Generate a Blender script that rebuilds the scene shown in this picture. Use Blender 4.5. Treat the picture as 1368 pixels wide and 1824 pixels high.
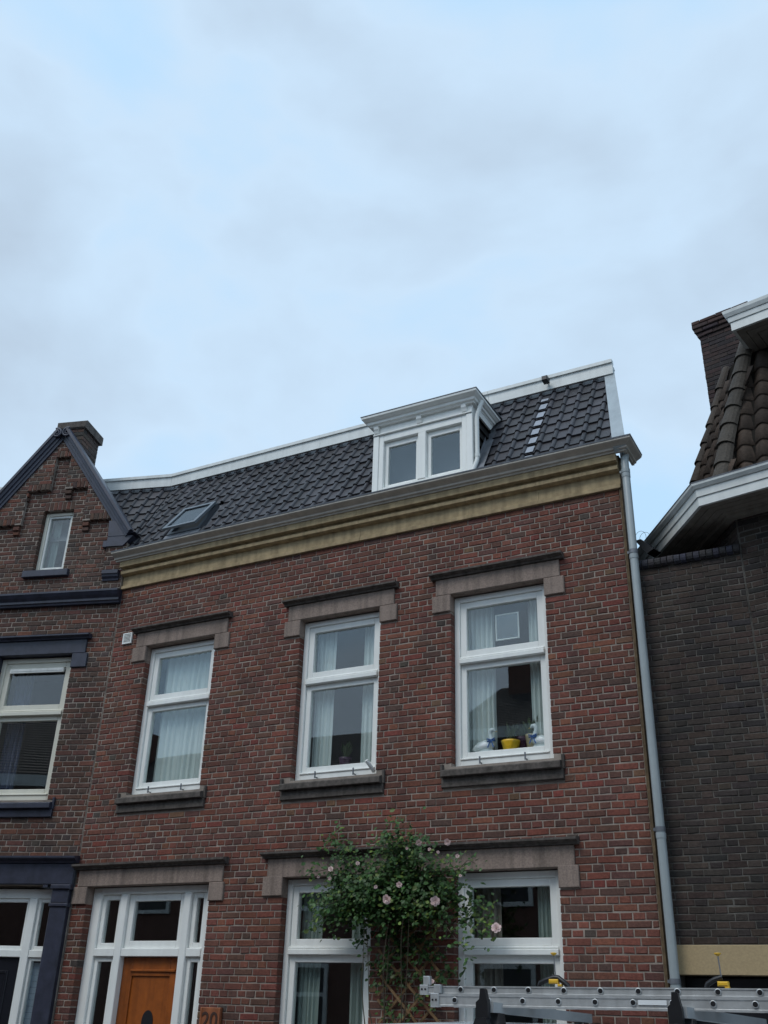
import bpy, bmesh, math, random
from mathutils import Matrix, Vector

R_ = random.Random(20)
rad = math.radians
scene = bpy.context.scene
for o in list(bpy.data.objects):
    bpy.data.objects.remove(o)
COL = scene.collection

# ------------------------------------------------------------------ camera
CAMLOC = Vector((0.0, -8.8, 1.65))
CX = Vector((0.88376448, 0.46713239, 0.02734374))     # image right in world axes
CD = Vector((-0.19090423, 0.41328812, -0.89036425))   # image down
CF = Vector((-0.42721882, 0.78165226, 0.45442691))    # view direction
cam = bpy.data.cameras.new('camera')
cam_o = bpy.data.objects.new('camera', cam)
COL.objects.link(cam_o)
m = Matrix(((CX.x, -CD.x, -CF.x, CAMLOC.x), (CX.y, -CD.y, -CF.y, CAMLOC.y),
            (CX.z, -CD.z, -CF.z, CAMLOC.z), (0, 0, 0, 1)))
cam_o.matrix_world = m
cam.sensor_fit = 'VERTICAL'
cam.sensor_height = 24.0
cam.sensor_width = 18.0
cam.lens = 24.0 * 1745.0 / 1824.0
cam.clip_start = 0.05
cam.clip_end = 2000.0
scene.camera = cam_o
scene.render.resolution_x, scene.render.resolution_y = 768, 1024


def project(w):
    d = Vector(w) - CAMLOC
    z = d.dot(CF)
    return 684 + 1745 * d.dot(CX) / z, 912 + 1745 * d.dot(CD) / z, z


# ------------------------------------------------------------------ world, sun, exposure
SUN_EL, SUN_AZ = rad(52), rad(200)
world = bpy.data.worlds.new('World')
scene.world = world
world.use_nodes = True
nt = world.node_tree
nt.nodes.clear()


def N(t, kind, **kw):
    n = t.nodes.new(kind)
    for k, v in kw.items():
        if k.startswith('i_'):
            n.inputs[k[2:].replace('_', ' ')].default_value = v
        else:
            setattr(n, k, v)
    return n


wo = N(nt, 'ShaderNodeOutputWorld')
bg = N(nt, 'ShaderNodeBackground')
bg.inputs['Strength'].default_value = 0.1
sky = N(nt, 'ShaderNodeTexSky', sky_type='NISHITA', sun_disc=False)
sky.sun_elevation = SUN_EL
sky.sun_rotation = SUN_AZ
sky.air_density = 1.0
sky.dust_density = 1.5
tc = N(nt, 'ShaderNodeTexCoord')
mp = N(nt, 'ShaderNodeMapping')
mp.inputs['Scale'].default_value = (1.0, 1.0, 1.7)
mp.inputs['Location'].default_value = (6.2, 4.4, 1.9)
n1 = N(nt, 'ShaderNodeTexNoise', i_Scale=1.9, i_Detail=5.0, i_Roughness=0.48, i_Distortion=0.35)
n2 = N(nt, 'ShaderNodeTexNoise', i_Scale=4.2, i_Detail=6.0, i_Roughness=0.5, i_Distortion=0.2)
cr = N(nt, 'ShaderNodeValToRGB')                      # thick grey cloud <-> thin bright blue veil
cr.color_ramp.elements[0].position = 0.33
cr.color_ramp.elements[0].color = (5.55, 6.9, 8.4, 1)
cr.color_ramp.elements[1].position = 0.555
cr.color_ramp.elements[1].color = (5.7, 8.4, 11.1, 1)
e = cr.color_ramp.elements.new(0.47)
e.color = (6.75, 8.7, 10.7, 1)
ad = N(nt, 'ShaderNodeMix', data_type='FLOAT')
ad.inputs[0].default_value = 0.38
mixs = N(nt, 'ShaderNodeMix', data_type='RGBA')
mixs.inputs[0].default_value = 0.88
L = nt.links.new
L(tc.outputs['Generated'], mp.inputs['Vector'])
L(mp.outputs[0], n1.inputs['Vector'])
L(mp.outputs[0], n2.inputs['Vector'])
L(n1.outputs['Fac'], ad.inputs[2])
L(n2.outputs['Fac'], ad.inputs[3])
L(ad.outputs[0], cr.inputs[0])
L(sky.outputs[0], mixs.inputs[6])
L(cr.outputs[0], mixs.inputs[7])
L(mixs.outputs[2], bg.inputs['Color'])
L(bg.outputs[0], wo.inputs['Surface'])

sun = bpy.data.lights.new('sun', 'SUN')
sun.energy = 1.3
sun.angle = rad(25)
sun.color = (1.0, 0.96, 0.9)
sun_o = bpy.data.objects.new('sun', sun)
sun_o.rotation_euler = (rad(90) - SUN_EL, 0, rad(180) - SUN_AZ + rad(180) - rad(180))
COL.objects.link(sun_o)
scene.view_settings.view_transform = 'Standard'
scene.view_settings.look = 'None'
scene.view_settings.exposure = 0.0
scene.view_settings.gamma = 1.0
scene.view_settings.use_curve_mapping = False
scene.render.engine = 'CYCLES'
scene.cycles.max_bounces = 6
scene.cycles.transparent_max_bounces = 16
scene.cycles.use_denoising = True

# ------------------------------------------------------------------ materials
MATS = {}


def mat(name, col, rough=0.7, metal=0.0, var=0.25, vscale=6.0, bump=0.0, bscale=60.0, spec=0.5, streak=0.0, col2=None):
    """plain procedural material: base colour broken up by noise, optional second colour in patches, fine relief"""
    if name in MATS:
        return MATS[name]
    M = bpy.data.materials.new(name)
    M.use_nodes = True
    t = M.node_tree
    b = t.nodes['Principled BSDF']
    b.inputs['Roughness'].default_value = rough
    b.inputs['Metallic'].default_value = metal
    b.inputs['Specular IOR Level'].default_value = spec
    g = N(t, 'ShaderNodeNewGeometry')
    nz = N(t, 'ShaderNodeTexNoise', i_Scale=vscale, i_Detail=7.0, i_Roughness=0.62)
    t.links.new(g.outputs['Position'], nz.inputs['Vector'])
    rp = N(t, 'ShaderNodeValToRGB')
    c = Vector(col)
    lo = c * (1 - var)
    hi = Vector(col2) if col2 else c * (1 + var)
    rp.color_ramp.elements[0].position = 0.3
    rp.color_ramp.elements[1].position = 0.7
    rp.color_ramp.elements[0].color = (*lo, 1)
    rp.color_ramp.elements[1].color = (*hi, 1)
    t.links.new(nz.outputs['Fac'], rp.inputs[0])
    last = rp.outputs[0]
    if streak:
        mpn = N(t, 'ShaderNodeMapping')
        mpn.inputs['Scale'].default_value = (14, 14, 0.9)
        t.links.new(g.outputs['Position'], mpn.inputs['Vector'])
        ns = N(t, 'ShaderNodeTexNoise', i_Scale=1.0, i_Detail=5.0)
        t.links.new(mpn.outputs[0], ns.inputs['Vector'])
        r2 = N(t, 'ShaderNodeMapRange')
        r2.inputs['From Min'].default_value = 0.42
        r2.inputs['From Max'].default_value = 0.72
        r2.inputs['To Min'].default_value = 1.0
        r2.inputs['To Max'].default_value = 1.0 - streak
        t.links.new(ns.outputs['Fac'], r2.inputs['Value'])
        mx = N(t, 'ShaderNodeMix', data_type='RGBA', blend_type='MULTIPLY')
        mx.inputs[0].default_value = 1.0
        t.links.new(last, mx.inputs[6])
        t.links.new(r2.outputs[0], mx.inputs[7])
        last = mx.outputs[2]
    t.links.new(last, b.inputs['Base Color'])
    if bump:
        nb = N(t, 'ShaderNodeTexNoise', i_Scale=bscale, i_Detail=6.0, i_Roughness=0.7)
        t.links.new(g.outputs['Position'], nb.inputs['Vector'])
        bp = N(t, 'ShaderNodeBump')
        bp.inputs['Strength'].default_value = bump
        bp.inputs['Distance'].default_value = 0.01
        t.links.new(nb.outputs['Fac'], bp.inputs['Height'])
        t.links.new(bp.outputs[0], b.inputs['Normal'])
    MATS[name] = M
    return M


def tint_mat(name, rough=0.85, bump=0.5, bscale=90.0, lo=0.62, hi=1.3, big=0.25, spec=0.35, fine=38.0, soot=0.0):
    """colour comes from each piece's own 'tint' attribute, broken up by grain, soot and weather"""
    M = bpy.data.materials.new(name)
    M.use_nodes = True
    t = M.node_tree
    b = t.nodes['Principled BSDF']
    b.inputs['Roughness'].default_value = rough
    b.inputs['Specular IOR Level'].default_value = spec
    at = N(t, 'ShaderNodeAttribute', attribute_name='tint')
    g = N(t, 'ShaderNodeNewGeometry')
    nz = N(t, 'ShaderNodeTexNoise', i_Scale=fine, i_Detail=8.0, i_Roughness=0.7)
    t.links.new(g.outputs['Position'], nz.inputs['Vector'])
    r = N(t, 'ShaderNodeMapRange')
    r.inputs['From Min'].default_value = 0.3
    r.inputs['From Max'].default_value = 0.7
    r.inputs['To Min'].default_value = lo
    r.inputs['To Max'].default_value = hi
    t.links.new(nz.outputs['Fac'], r.inputs['Value'])
    nb2 = N(t, 'ShaderNodeTexNoise', i_Scale=1.1, i_Detail=6.0, i_Roughness=0.6)
    t.links.new(g.outputs['Position'], nb2.inputs['Vector'])
    rr = N(t, 'ShaderNodeMapRange')
    rr.inputs['From Min'].default_value = 0.3
    rr.inputs['From Max'].default_value = 0.7
    rr.inputs['To Min'].default_value = 1 - big
    rr.inputs['To Max'].default_value = 1 + big
    t.links.new(nb2.outputs['Fac'], rr.inputs['Value'])
    mu0 = N(t, 'ShaderNodeMath', operation='MULTIPLY')
    t.links.new(r.outputs[0], mu0.inputs[0])
    t.links.new(rr.outputs[0], mu0.inputs[1])
    mps = N(t, 'ShaderNodeMapping')
    mps.inputs['Scale'].default_value = (3.2, 3.2, 0.45)
    t.links.new(g.outputs['Position'], mps.inputs['Vector'])
    nst = N(t, 'ShaderNodeTexNoise', i_Scale=1.3, i_Detail=7.0, i_Roughness=0.65)
    t.links.new(mps.outputs[0], nst.inputs['Vector'])
    rst = N(t, 'ShaderNodeMapRange')
    rst.inputs['From Min'].default_value = 0.46
    rst.inputs['From Max'].default_value = 0.72
    rst.inputs['To Min'].default_value = 1.0
    rst.inputs['To Max'].default_value = 1.0 - soot
    t.links.new(nst.outputs['Fac'], rst.inputs['Value'])
    mu = N(t, 'ShaderNodeMath', operation='MULTIPLY')
    t.links.new(mu0.outputs[0], mu.inputs[0])
    t.links.new(rst.outputs[0], mu.inputs[1])
    mx = N(t, 'ShaderNodeMix', data_type='RGBA', blend_type='MULTIPLY')
    mx.inputs[0].default_value = 1.0
    t.links.new(at.outputs['Color'], mx.inputs[6])
    t.links.new(mu.outputs[0], mx.inputs[7])
    t.links.new(mx.outputs[2], b.inputs['Base Color'])
    if bump:
        nb = N(t, 'ShaderNodeTexNoise', i_Scale=bscale, i_Detail=7.0, i_Roughness=0.7)
        t.links.new(g.outputs['Position'], nb.inputs['Vector'])
        bp = N(t, 'ShaderNodeBump')
        bp.inputs['Strength'].default_value = bump
        bp.inputs['Distance'].default_value = 0.012
        t.links.new(nb.outputs['Fac'], bp.inputs['Height'])
        t.links.new(bp.outputs[0], b.inputs['Normal'])
    MATS[name] = M
    return M


def glass_mat(name, tint=(1, 1, 1), ior=1.55, rough=0.0):
    M = bpy.data.materials.new(name)
    M.use_nodes = True
    t = M.node_tree
    t.nodes.clear()
    out = N(t, 'ShaderNodeOutputMaterial')
    tr = N(t, 'ShaderNodeBsdfTransparent')
    tr.inputs[0].default_value = (*tint, 1)
    gl = N(t, 'ShaderNodeBsdfGlossy')
    gl.inputs['Roughness'].default_value = rough
    gl.inputs['Color'].default_value = (1, 1, 1, 1)
    fr = N(t, 'ShaderNodeFresnel')
    fr.inputs['IOR'].default_value = ior
    g = N(t, 'ShaderNodeNewGeometry')
    im = N(t, 'ShaderNodeMix', data_type='FLOAT')       # the inside of a thin pane reflects like its outside
    im.inputs[2].default_value = ior
    im.inputs[3].default_value = 1.0 / ior
    t.links.new(g.outputs['Backfacing'], im.inputs[0])
    t.links.new(im.outputs[0], fr.inputs['IOR'])
    nz = N(t, 'ShaderNodeTexNoise', i_Scale=1.3, i_Detail=1.0)
    t.links.new(g.outputs['Position'], nz.inputs['Vector'])
    bp = N(t, 'ShaderNodeBump')
    bp.inputs['Strength'].default_value = 0.2
    bp.inputs['Distance'].default_value = 0.003
    t.links.new(nz.outputs['Fac'], bp.inputs['Height'])
    t.links.new(bp.outputs[0], gl.inputs['Normal'])
    mx = N(t, 'ShaderNodeMixShader')
    t.links.new(fr.outputs[0], mx.inputs[0])
    t.links.new(tr.outputs[0], mx.inputs[1])
    t.links.new(gl.outputs[0], mx.inputs[2])
    t.links.new(mx.outputs[0], out.inputs['Surface'])
    MATS[name] = M
    return M


BRICK = tint_mat('brick', soot=0.28, lo=0.6, hi=1.35)
TILE = tint_mat('roof_tile', soot=0.3, rough=0.5, bump=0.2, bscale=120, lo=0.75, hi=1.25, spec=0.5)
OLDTILE = tint_mat('old_clay_tile', rough=0.8, bump=0.5, bscale=70, lo=0.55, hi=1.4)
LEAF = tint_mat('leaf', rough=0.5, bump=0.0, lo=0.8, hi=1.2, fine=20)
MORTAR = mat('mortar', (0.29, 0.245, 0.21), 0.95, var=0.42, vscale=4, bump=0.5, bscale=120, spec=0.2)
MORTAR_D = mat('dark_mortar', (0.105, 0.098, 0.088), 0.95, var=0.55, vscale=5, bump=0.5, bscale=120, spec=0.2)
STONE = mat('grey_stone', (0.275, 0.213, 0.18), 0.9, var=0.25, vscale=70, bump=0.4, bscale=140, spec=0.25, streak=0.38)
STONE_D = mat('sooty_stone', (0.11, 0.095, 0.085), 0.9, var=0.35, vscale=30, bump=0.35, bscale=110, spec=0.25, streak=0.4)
SAND = mat('ochre_sandstone', (0.41, 0.312, 0.185), 0.9, var=0.22, vscale=10, bump=0.25, bscale=90, spec=0.2, streak=0.32)
WHITE = mat('white_paint', (0.83, 0.84, 0.81), 0.38, var=0.04, vscale=3, streak=0.06)
WHITE_W = mat('weathered_white_paint', (0.70, 0.72, 0.70), 0.5, var=0.08, vscale=4, streak=0.12)
CREAM = mat('cream_paint', (0.66, 0.64, 0.55), 0.45, var=0.06, vscale=4)
NAVY = mat('navy_paint', (0.036, 0.039, 0.062), 0.42, var=0.3, vscale=9, bump=0.12, bscale=70, streak=0.2)
GUTTER = mat('taupe_paint', (0.54, 0.495, 0.43), 0.5, var=0.12, vscale=5, streak=0.15)
ZINC = mat('zinc', (0.36, 0.40, 0.42), 0.42, metal=0.35, var=0.12, vscale=6, streak=0.1)
LEAD = mat('lead', (0.16, 0.17, 0.19), 0.5, metal=0.3, var=0.25, vscale=9)
PIPE = mat('grey_plastic_pipe', (0.33, 0.37, 0.38), 0.38, var=0.08, vscale=5, streak=0.12)
BLACKM = mat('black_plastic', (0.012, 0.012, 0.014), 0.4, var=0.2)
ALU = mat('aluminium', (0.55, 0.56, 0.56), 0.42, metal=0.55, var=0.12, vscale=14, streak=0.2)
ALU_G = mat('grey_crossbar', (0.38, 0.40, 0.41), 0.5, metal=0.3, var=0.1)
YELLOW = mat('yellow_plastic', (0.72, 0.42, 0.03), 0.4, var=0.1)
WOOD = mat('orange_wood', (0.30, 0.078, 0.010), 0.4, var=0.2, vscale=8, streak=0.35)
WOOD_D = mat('weathered_wood', (0.18, 0.12, 0.07), 0.8, var=0.3, vscale=12, streak=0.3)
MOSS = mat('mossy_strip', (0.11, 0.075, 0.04), 0.9, var=0.4, vscale=14, bump=0.4)
CONC = mat('tan_concrete', (0.40, 0.30, 0.17), 0.9, var=0.12, vscale=60, bump=0.3, bscale=150)
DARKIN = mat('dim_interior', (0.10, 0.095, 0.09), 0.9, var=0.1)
CURT = mat('white_curtain', (0.66, 0.70, 0.68), 0.9, var=0.06, vscale=3)
CURT_G = mat('grey_green_curtain', (0.36, 0.42, 0.39), 0.9, var=0.08, vscale=3)
CURT_T = mat('taupe_curtain', (0.22, 0.19, 0.16), 0.9, var=0.1, vscale=3)
BLINDM = mat('pale_blue_blind', (0.42, 0.50, 0.60), 0.7, var=0.05)
SOFFIT = mat('brown_soffit', (0.27, 0.245, 0.21), 0.7, var=0.2, vscale=7, streak=0.2)
ROSE = mat('pink_rose', (0.70, 0.52, 0.49), 0.6, var=0.15, vscale=40)
STEM = mat('rose_stem', (0.06, 0.05, 0.03), 0.8, var=0.3)
BAMBOO = mat('bamboo', (0.22, 0.13, 0.06), 0.7, var=0.3, vscale=15)
CERAM = mat('white_ceramic', (0.75, 0.77, 0.78), 0.3, var=0.03)
BLUE = mat('blue_ribbon', (0.02, 0.10, 0.32), 0.5, var=0.1)
YPOT = mat('yellow_pot', (0.70, 0.42, 0.02), 0.35, var=0.05)
PURPLE = mat('purple_pot', (0.06, 0.02, 0.05), 0.4, var=0.1)
CREAMPOT = mat('cream_pot', (0.42, 0.35, 0.22), 0.5, var=0.1)
DGLASS = glass_mat('dark_roof_glass', tint=(0.5, 0.53, 0.55), ior=1.22)
GLASS = glass_mat('window_glass', tint=(0.93, 0.96, 0.958), ior=1.72)
VANW = mat('white_car_paint', (0.72, 0.74, 0.77), 0.25, var=0.02, spec=0.6)
RUBBER = mat('rubber', (0.02, 0.02, 0.02), 0.8, var=0.2)
ASPH = mat('street_clinker', (0.07, 0.055, 0.05), 0.9, var=0.3, vscale=20, bump=0.4)
PAVE = mat('pavement_slab', (0.20, 0.195, 0.185), 0.9, var=0.2, vscale=8, bump=0.3)
GROUND = mat('ground_earth', (0.11, 0.10, 0.085), 0.95, var=0.3, vscale=2)


# ------------------------------------------------------------------ mesh helpers
class MB:
    def __init__(s):
        s.v, s.f, s.t, s.sm = [], [], [], []

    def add(s, vs, fs, tint=None, smooth=False):
        k = len(s.v)
        s.v += [tuple(q) for q in vs]
        for f in fs:
            s.f.append(tuple(i + k for i in f))
            s.t.append(tint)
            s.sm.append(smooth)
        return s

    def box(s, x0, x1, y0, y1, z0, z1, tint=None, M=None):
        vs = [Vector(q) for q in ((x0, y0, z0), (x1, y0, z0), (x1, y1, z0), (x0, y1, z0),
                                  (x0, y0, z1), (x1, y0, z1), (x1, y1, z1), (x0, y1, z1))]
        if M:
            vs = [M @ q for q in vs]
        return s.add(vs, [(0, 3, 2, 1), (4, 5, 6, 7), (0, 1, 5, 4), (1, 2, 6, 5), (2, 3, 7, 6), (3, 0, 4, 7)], tint)

    def cbox(s, x0, x1, y0, y1, z0, z1, b=0.006, tint=None, M=None):
        """box with chamfered front edges (front = y0)"""
        vs = [(x0, y1, z0), (x1, y1, z0), (x1, y1, z1), (x0, y1, z1),
              (x0, y0 + b, z0), (x1, y0 + b, z0), (x1, y0 + b, z1), (x0, y0 + b, z1),
              (x0 + b, y0, z0 + b), (x1 - b, y0, z0 + b), (x1 - b, y0, z1 - b), (x0 + b, y0, z1 - b)]
        vs = [Vector(q) for q in vs]
        if M:
            vs = [M @ q for q in vs]
        return s.add(vs, [(3, 2, 1, 0), (0, 1, 5, 4), (1, 2, 6, 5), (2, 3, 7, 6), (3, 0, 4, 7),
                          (4, 5, 9, 8), (5, 6, 10, 9), (6, 7, 11, 10), (7, 4, 8, 11), (8, 9, 10, 11)], tint)

    def extr(s, prof, path_fn, n, close=True, caps=True, smooth=False, tint=None):
        """prof: list of (a,b); path_fn(i, a, b) -> point for station i in range(n)"""
        k = len(prof)
        vs = [path_fn(i, a, b) for i in range(n) for a, b in prof]
        fs = []
        for i in range(n - 1):
            for j in range(k if close else k - 1):
                j2 = (j + 1) % k
                fs.append((i * k + j, i * k + j2, (i + 1) * k + j2, (i + 1) * k + j))
        if caps and close:
            fs.append(tuple(range(k - 1, -1, -1)))
            fs.append(tuple((n - 1) * k + j for j in range(k)))
        return s.add(vs, fs, tint, smooth)

    def profx(s, prof, x0, x1):
        """closed (y,z) profile drawn along x"""
        return s.extr(prof, lambda i, a, b: ((x0, x1)[i], a, b), 2)

    def tube(s, pts, r, n=8, tint=None, smooth=True, caps=True):
        pts = [Vector(p) for p in pts]
        rs = r if isinstance(r, (list, tuple)) else [r] * len(pts)
        rings = []
        up = Vector((0, 0, 1))
        prev = None
        for i, p in enumerate(pts):
            d = (pts[min(i + 1, len(pts) - 1)] - pts[max(i - 1, 0)]).normalized()
            if prev is None:
                a = d.cross(up if abs(d.z) < 0.9 else Vector((1, 0, 0))).normalized()
            else:
                a = (prev - d * prev.dot(d)).normalized()
            prev = a
            b = d.cross(a)
            rings.append([p + (a * math.cos(2 * math.pi * k / n) + b * math.sin(2 * math.pi * k / n)) * rs[i] for k in range(n)])
        vs = [q for rg in rings for q in rg]
        fs = []
        for i in range(len(pts) - 1):
            for k in range(n):
                fs.append((i * n + k, i * n + (k + 1) % n, (i + 1) * n + (k + 1) % n, (i + 1) * n + k))
        s.add(vs, fs, tint, smooth)
        if caps:
            s.add(rings[0], [tuple(range(n - 1, -1, -1))], tint)
            s.add(rings[-1], [tuple(range(n))], tint)
        return s

    def lathe(s, prof, c, n=14, M=None, smooth=True, tint=None, sx=1.0, sy=1.0):
        vs = []
        for r, z in prof:
            for k in range(n):
                a = 2 * math.pi * k / n
                q = Vector((c[0] + r * math.cos(a) * sx, c[1] + r * math.sin(a) * sy, c[2] + z))
                vs.append(M @ q if M else q)
        fs = []
        for i in range(len(prof) - 1):
            for k in range(n):
                fs.append((i * n + k, i * n + (k + 1) % n, (i + 1) * n + (k + 1) % n, (i + 1) * n + k))
        s.add(vs, fs, tint, smooth)
        s.add(vs[:n], [tuple(range(n - 1, -1, -1))], tint)
        return s.add(vs[-n:], [tuple(range(n))], tint)

    def mesh(s, name, material, fix=True):
        me = bpy.data.meshes.new(name)
        me.from_pydata(s.v, [], s.f)
        if any(s.sm):
            me.polygons.foreach_set('use_smooth', s.sm)
        if any(t is not None for t in s.t):
            at = me.attributes.new('tint', 'FLOAT_COLOR', 'FACE')
            buf = []
            for t in s.t:
                t = t or (0.2, 0.2, 0.2)
                buf += [t[0], t[1], t[2], 1.0]
            at.data.foreach_set('color', buf)
        if fix:
            bm = bmesh.new()
            bm.from_mesh(me)
            bmesh.ops.recalc_face_normals(bm, faces=bm.faces)
            bm.to_mesh(me)
            bm.free()
        me.materials.append(material)
        return me

    def build(s, name, material, parent=None, loc=None, rot=None, fix=True):
        return link(name, s.mesh(name, material, fix), parent, loc, rot)


def link(name, data, parent=None, loc=None, rot=None, scale=None):
    o = bpy.data.objects.new(name, data)
    COL.objects.link(o)
    if parent:
        o.parent = parent
    if loc is not None:
        o.location = loc
    if rot is not None:
        o.rotation_euler = rot
    if scale is not None:
        o.scale = scale
    return o


def tag(o, label, cat, group=None, kind=None):
    o['label'] = label
    o['category'] = cat
    if group:
        o['group'] = group
    if kind:
        o['kind'] = kind
    return o


def thing(name, label, cat, loc=(0, 0, 0), rotz=0.0, group=None):
    o = bpy.data.objects.new(name, None)
    COL.objects.link(o)
    o.empty_display_size = 0.2
    o.location = loc
    o.rotation_euler = (0, 0, rotz)
    return tag(o, label, cat, group)


def struct(name, mb, material):
    o = mb.build(name, material)
    o['kind'] = 'structure'
    return o


def text_obj(name, body, size, material, parent, loc, rot, extrude=0.003, bold=0.0):
    cu = bpy.data.curves.new(name, 'FONT')
    cu.body = body
    cu.size = size
    cu.extrude = extrude
    cu.offset = bold
    cu.align_x = 'CENTER'
    cu.align_y = 'CENTER'
    cu.materials.append(material)
    tmp = bpy.data.objects.new(name, cu)
    COL.objects.link(tmp)
    me = bpy.data.meshes.new_from_object(tmp.evaluated_get(bpy.context.evaluated_depsgraph_get()))
    bpy.data.objects.remove(tmp)
    return link(name, me, parent, loc, rot)


# ------------------------------------------------------------------ ground
GZ = -0.2
struct('ground', MB().box(-150, 150, -150, 150, GZ - 0.5, GZ - 0.02), GROUND)
struct('street', MB().box(-60, 40, -10.0, -0.82, GZ - 0.018, GZ - 0.0), ASPH)
struct('pavement', MB().box(-60, 40, -0.7, 0.5, GZ - 0.018, GZ + 0.10), PAVE)
struct('kerb', MB().box(-60, 40, -0.818, -0.702, GZ - 0.018, GZ + 0.105), STONE)
struct('pavement', MB().box(-60, 40, -11.8, -10.01, GZ - 0.018, GZ + 0.10), PAVE)


# ------------------------------------------------------------------ brickwork
def spans(x0, x1, zc, openings):
    segs = [(x0, x1, False, False)]
    for ox0, ox1, oz0, oz1 in openings:
        if not (oz0 <= zc <= oz1):
            continue
        new = []
        for a, b, fa, fb in segs:
            if ox1 <= a or ox0 >= b:
                new.append((a, b, fa, fb))
                continue
            if ox0 > a:
                new.append((a, ox0, fa, True))
            if ox1 < b:
                new.append((ox1, b, True, fb))
        segs = new
    return segs


def lay_bricks(x0, x1, z0, z1, course, bond, BL, openings, keep=None, joint=0.0108, rng=None):
    out = []
    r = 0
    z = z0
    while z + course * 0.5 < z1:
        zc = z + course / 2
        if bond == 'cross':
            if r % 2 == 0:
                pat, ph = [BL / 2], 0.0
            else:
                pat, ph = [BL], BL * 0.25 + (BL / 2 if r % 4 == 3 else 0)
        elif bond == 'flemish':
            pat, ph = [BL, BL / 2], (0 if r % 2 else BL * 0.75)
        else:
            pat, ph = [BL], (0 if r % 2 else BL / 2)
        # joints of the whole row
        js = []
        x = x0 - ph - sum(pat)
        k = 0
        while x < x1 + BL:
            js.append(x + rng.uniform(-0.004, 0.004))
            w = pat[k % len(pat)]
            if bond == 'cross' and r % 2 == 1 and rng.random() < 0.05:
                js.append(x + w / 2)
            x += w
            k += 1
        for a, b, fa, fb in spans(x0, x1, zc, openings):
            cut = [a] + [j for j in js if a + 0.03 < j < b - 0.03] + [b]
            for i in range(len(cut) - 1):
                xa = cut[i] + (joint / 2 if i > 0 or not fa else 0)
                xb = cut[i + 1] - (joint / 2 if i < len(cut) - 2 or not fb else 0)
                if xb - xa < 0.015:
                    continue
                if keep and not keep((xa + xb) / 2, zc):
                    continue
                out.append((xa, xb, z + joint / 2, z + course - joint / 2, fa and i == 0, fb and i == len(cut) - 2))
        z += course
        r += 1
    return out


def brick_geo(mb, xa, xb, za, zb, tint, rng, yf=0.0, deep=False, depth=0.112, M=None):
    j = lambda k=0.0021: rng.uniform(-k, k)
    b = 0.0042 if rng.random() < 0.8 else 0.0075
    y = yf + rng.uniform(-0.002, 0.0015)
    yb = yf + (depth if deep else 0.016)
    tl = rng.uniform(-0.0012, 0.0012)
    o = [(xa + j(), za + j() - tl), (xb + j(), za + j() + tl), (xb + j(), zb + j() + tl), (xa + j(), zb + j() - tl)]
    i = [(o[0][0] + b, o[0][1] + b), (o[1][0] - b, o[1][1] + b), (o[2][0] - b, o[2][1] - b), (o[3][0] + b, o[3][1] - b)]
    vs = [(p[0], yb, p[1]) for p in o] + [(p[0], y + b, p[1]) for p in o] + [(p[0], y + j(0.001), p[1]) for p in i]
    if M:
        vs = [M @ Vector(q) for q in vs]
    fs = []
    for q in (0, 4):
        for e in range(4):
            e2 = (e + 1) % 4
            fs.append((q + e, q + e2, q + 4 + e2, q + 4 + e))
    fs.append((8, 9, 10, 11))
    mb.add(vs, fs, tint)


def pick(pal, rng):
    t = rng.random() * sum(w for w, _ in pal)
    for w, c in pal:
        t -= w
        if t <= 0:
            break
    k = rng.uniform(0.80, 1.12)
    return tuple(max(0.005, q * k * rng.uniform(0.94, 1.06)) for q in c)


PAL_MAIN = [(5, (0.172, 0.062, 0.044)), (5, (0.150, 0.060, 0.044)), (3.5, (0.132, 0.060, 0.046)), (1.6, (0.190, 0.074, 0.047)),
            (1.2, (0.112, 0.060, 0.048)), (1.0, (0.180, 0.052, 0.038)), (0.15, (0.080, 0.060, 0.052)), (0.3, (0.165, 0.088, 0.052))]
PAL_LEFT = [(4, (0.130, 0.058, 0.043)), (4, (0.105, 0.057, 0.043)), (3, (0.090, 0.056, 0.045)), (0.9, (0.16, 0.065, 0.043)), (1.2, (0.070, 0.052, 0.044))]
PAL_DARK = [(4, (0.056, 0.039, 0.032)), (3, (0.043, 0.033, 0.029)), (2, (0.066, 0.046, 0.038)), (1, (0.034, 0.029, 0.028))]
PAL_OPP = [(1, (0.14, 0.065, 0.05)), (1, (0.11, 0.06, 0.05))]
VARIANTS = {}


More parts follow.
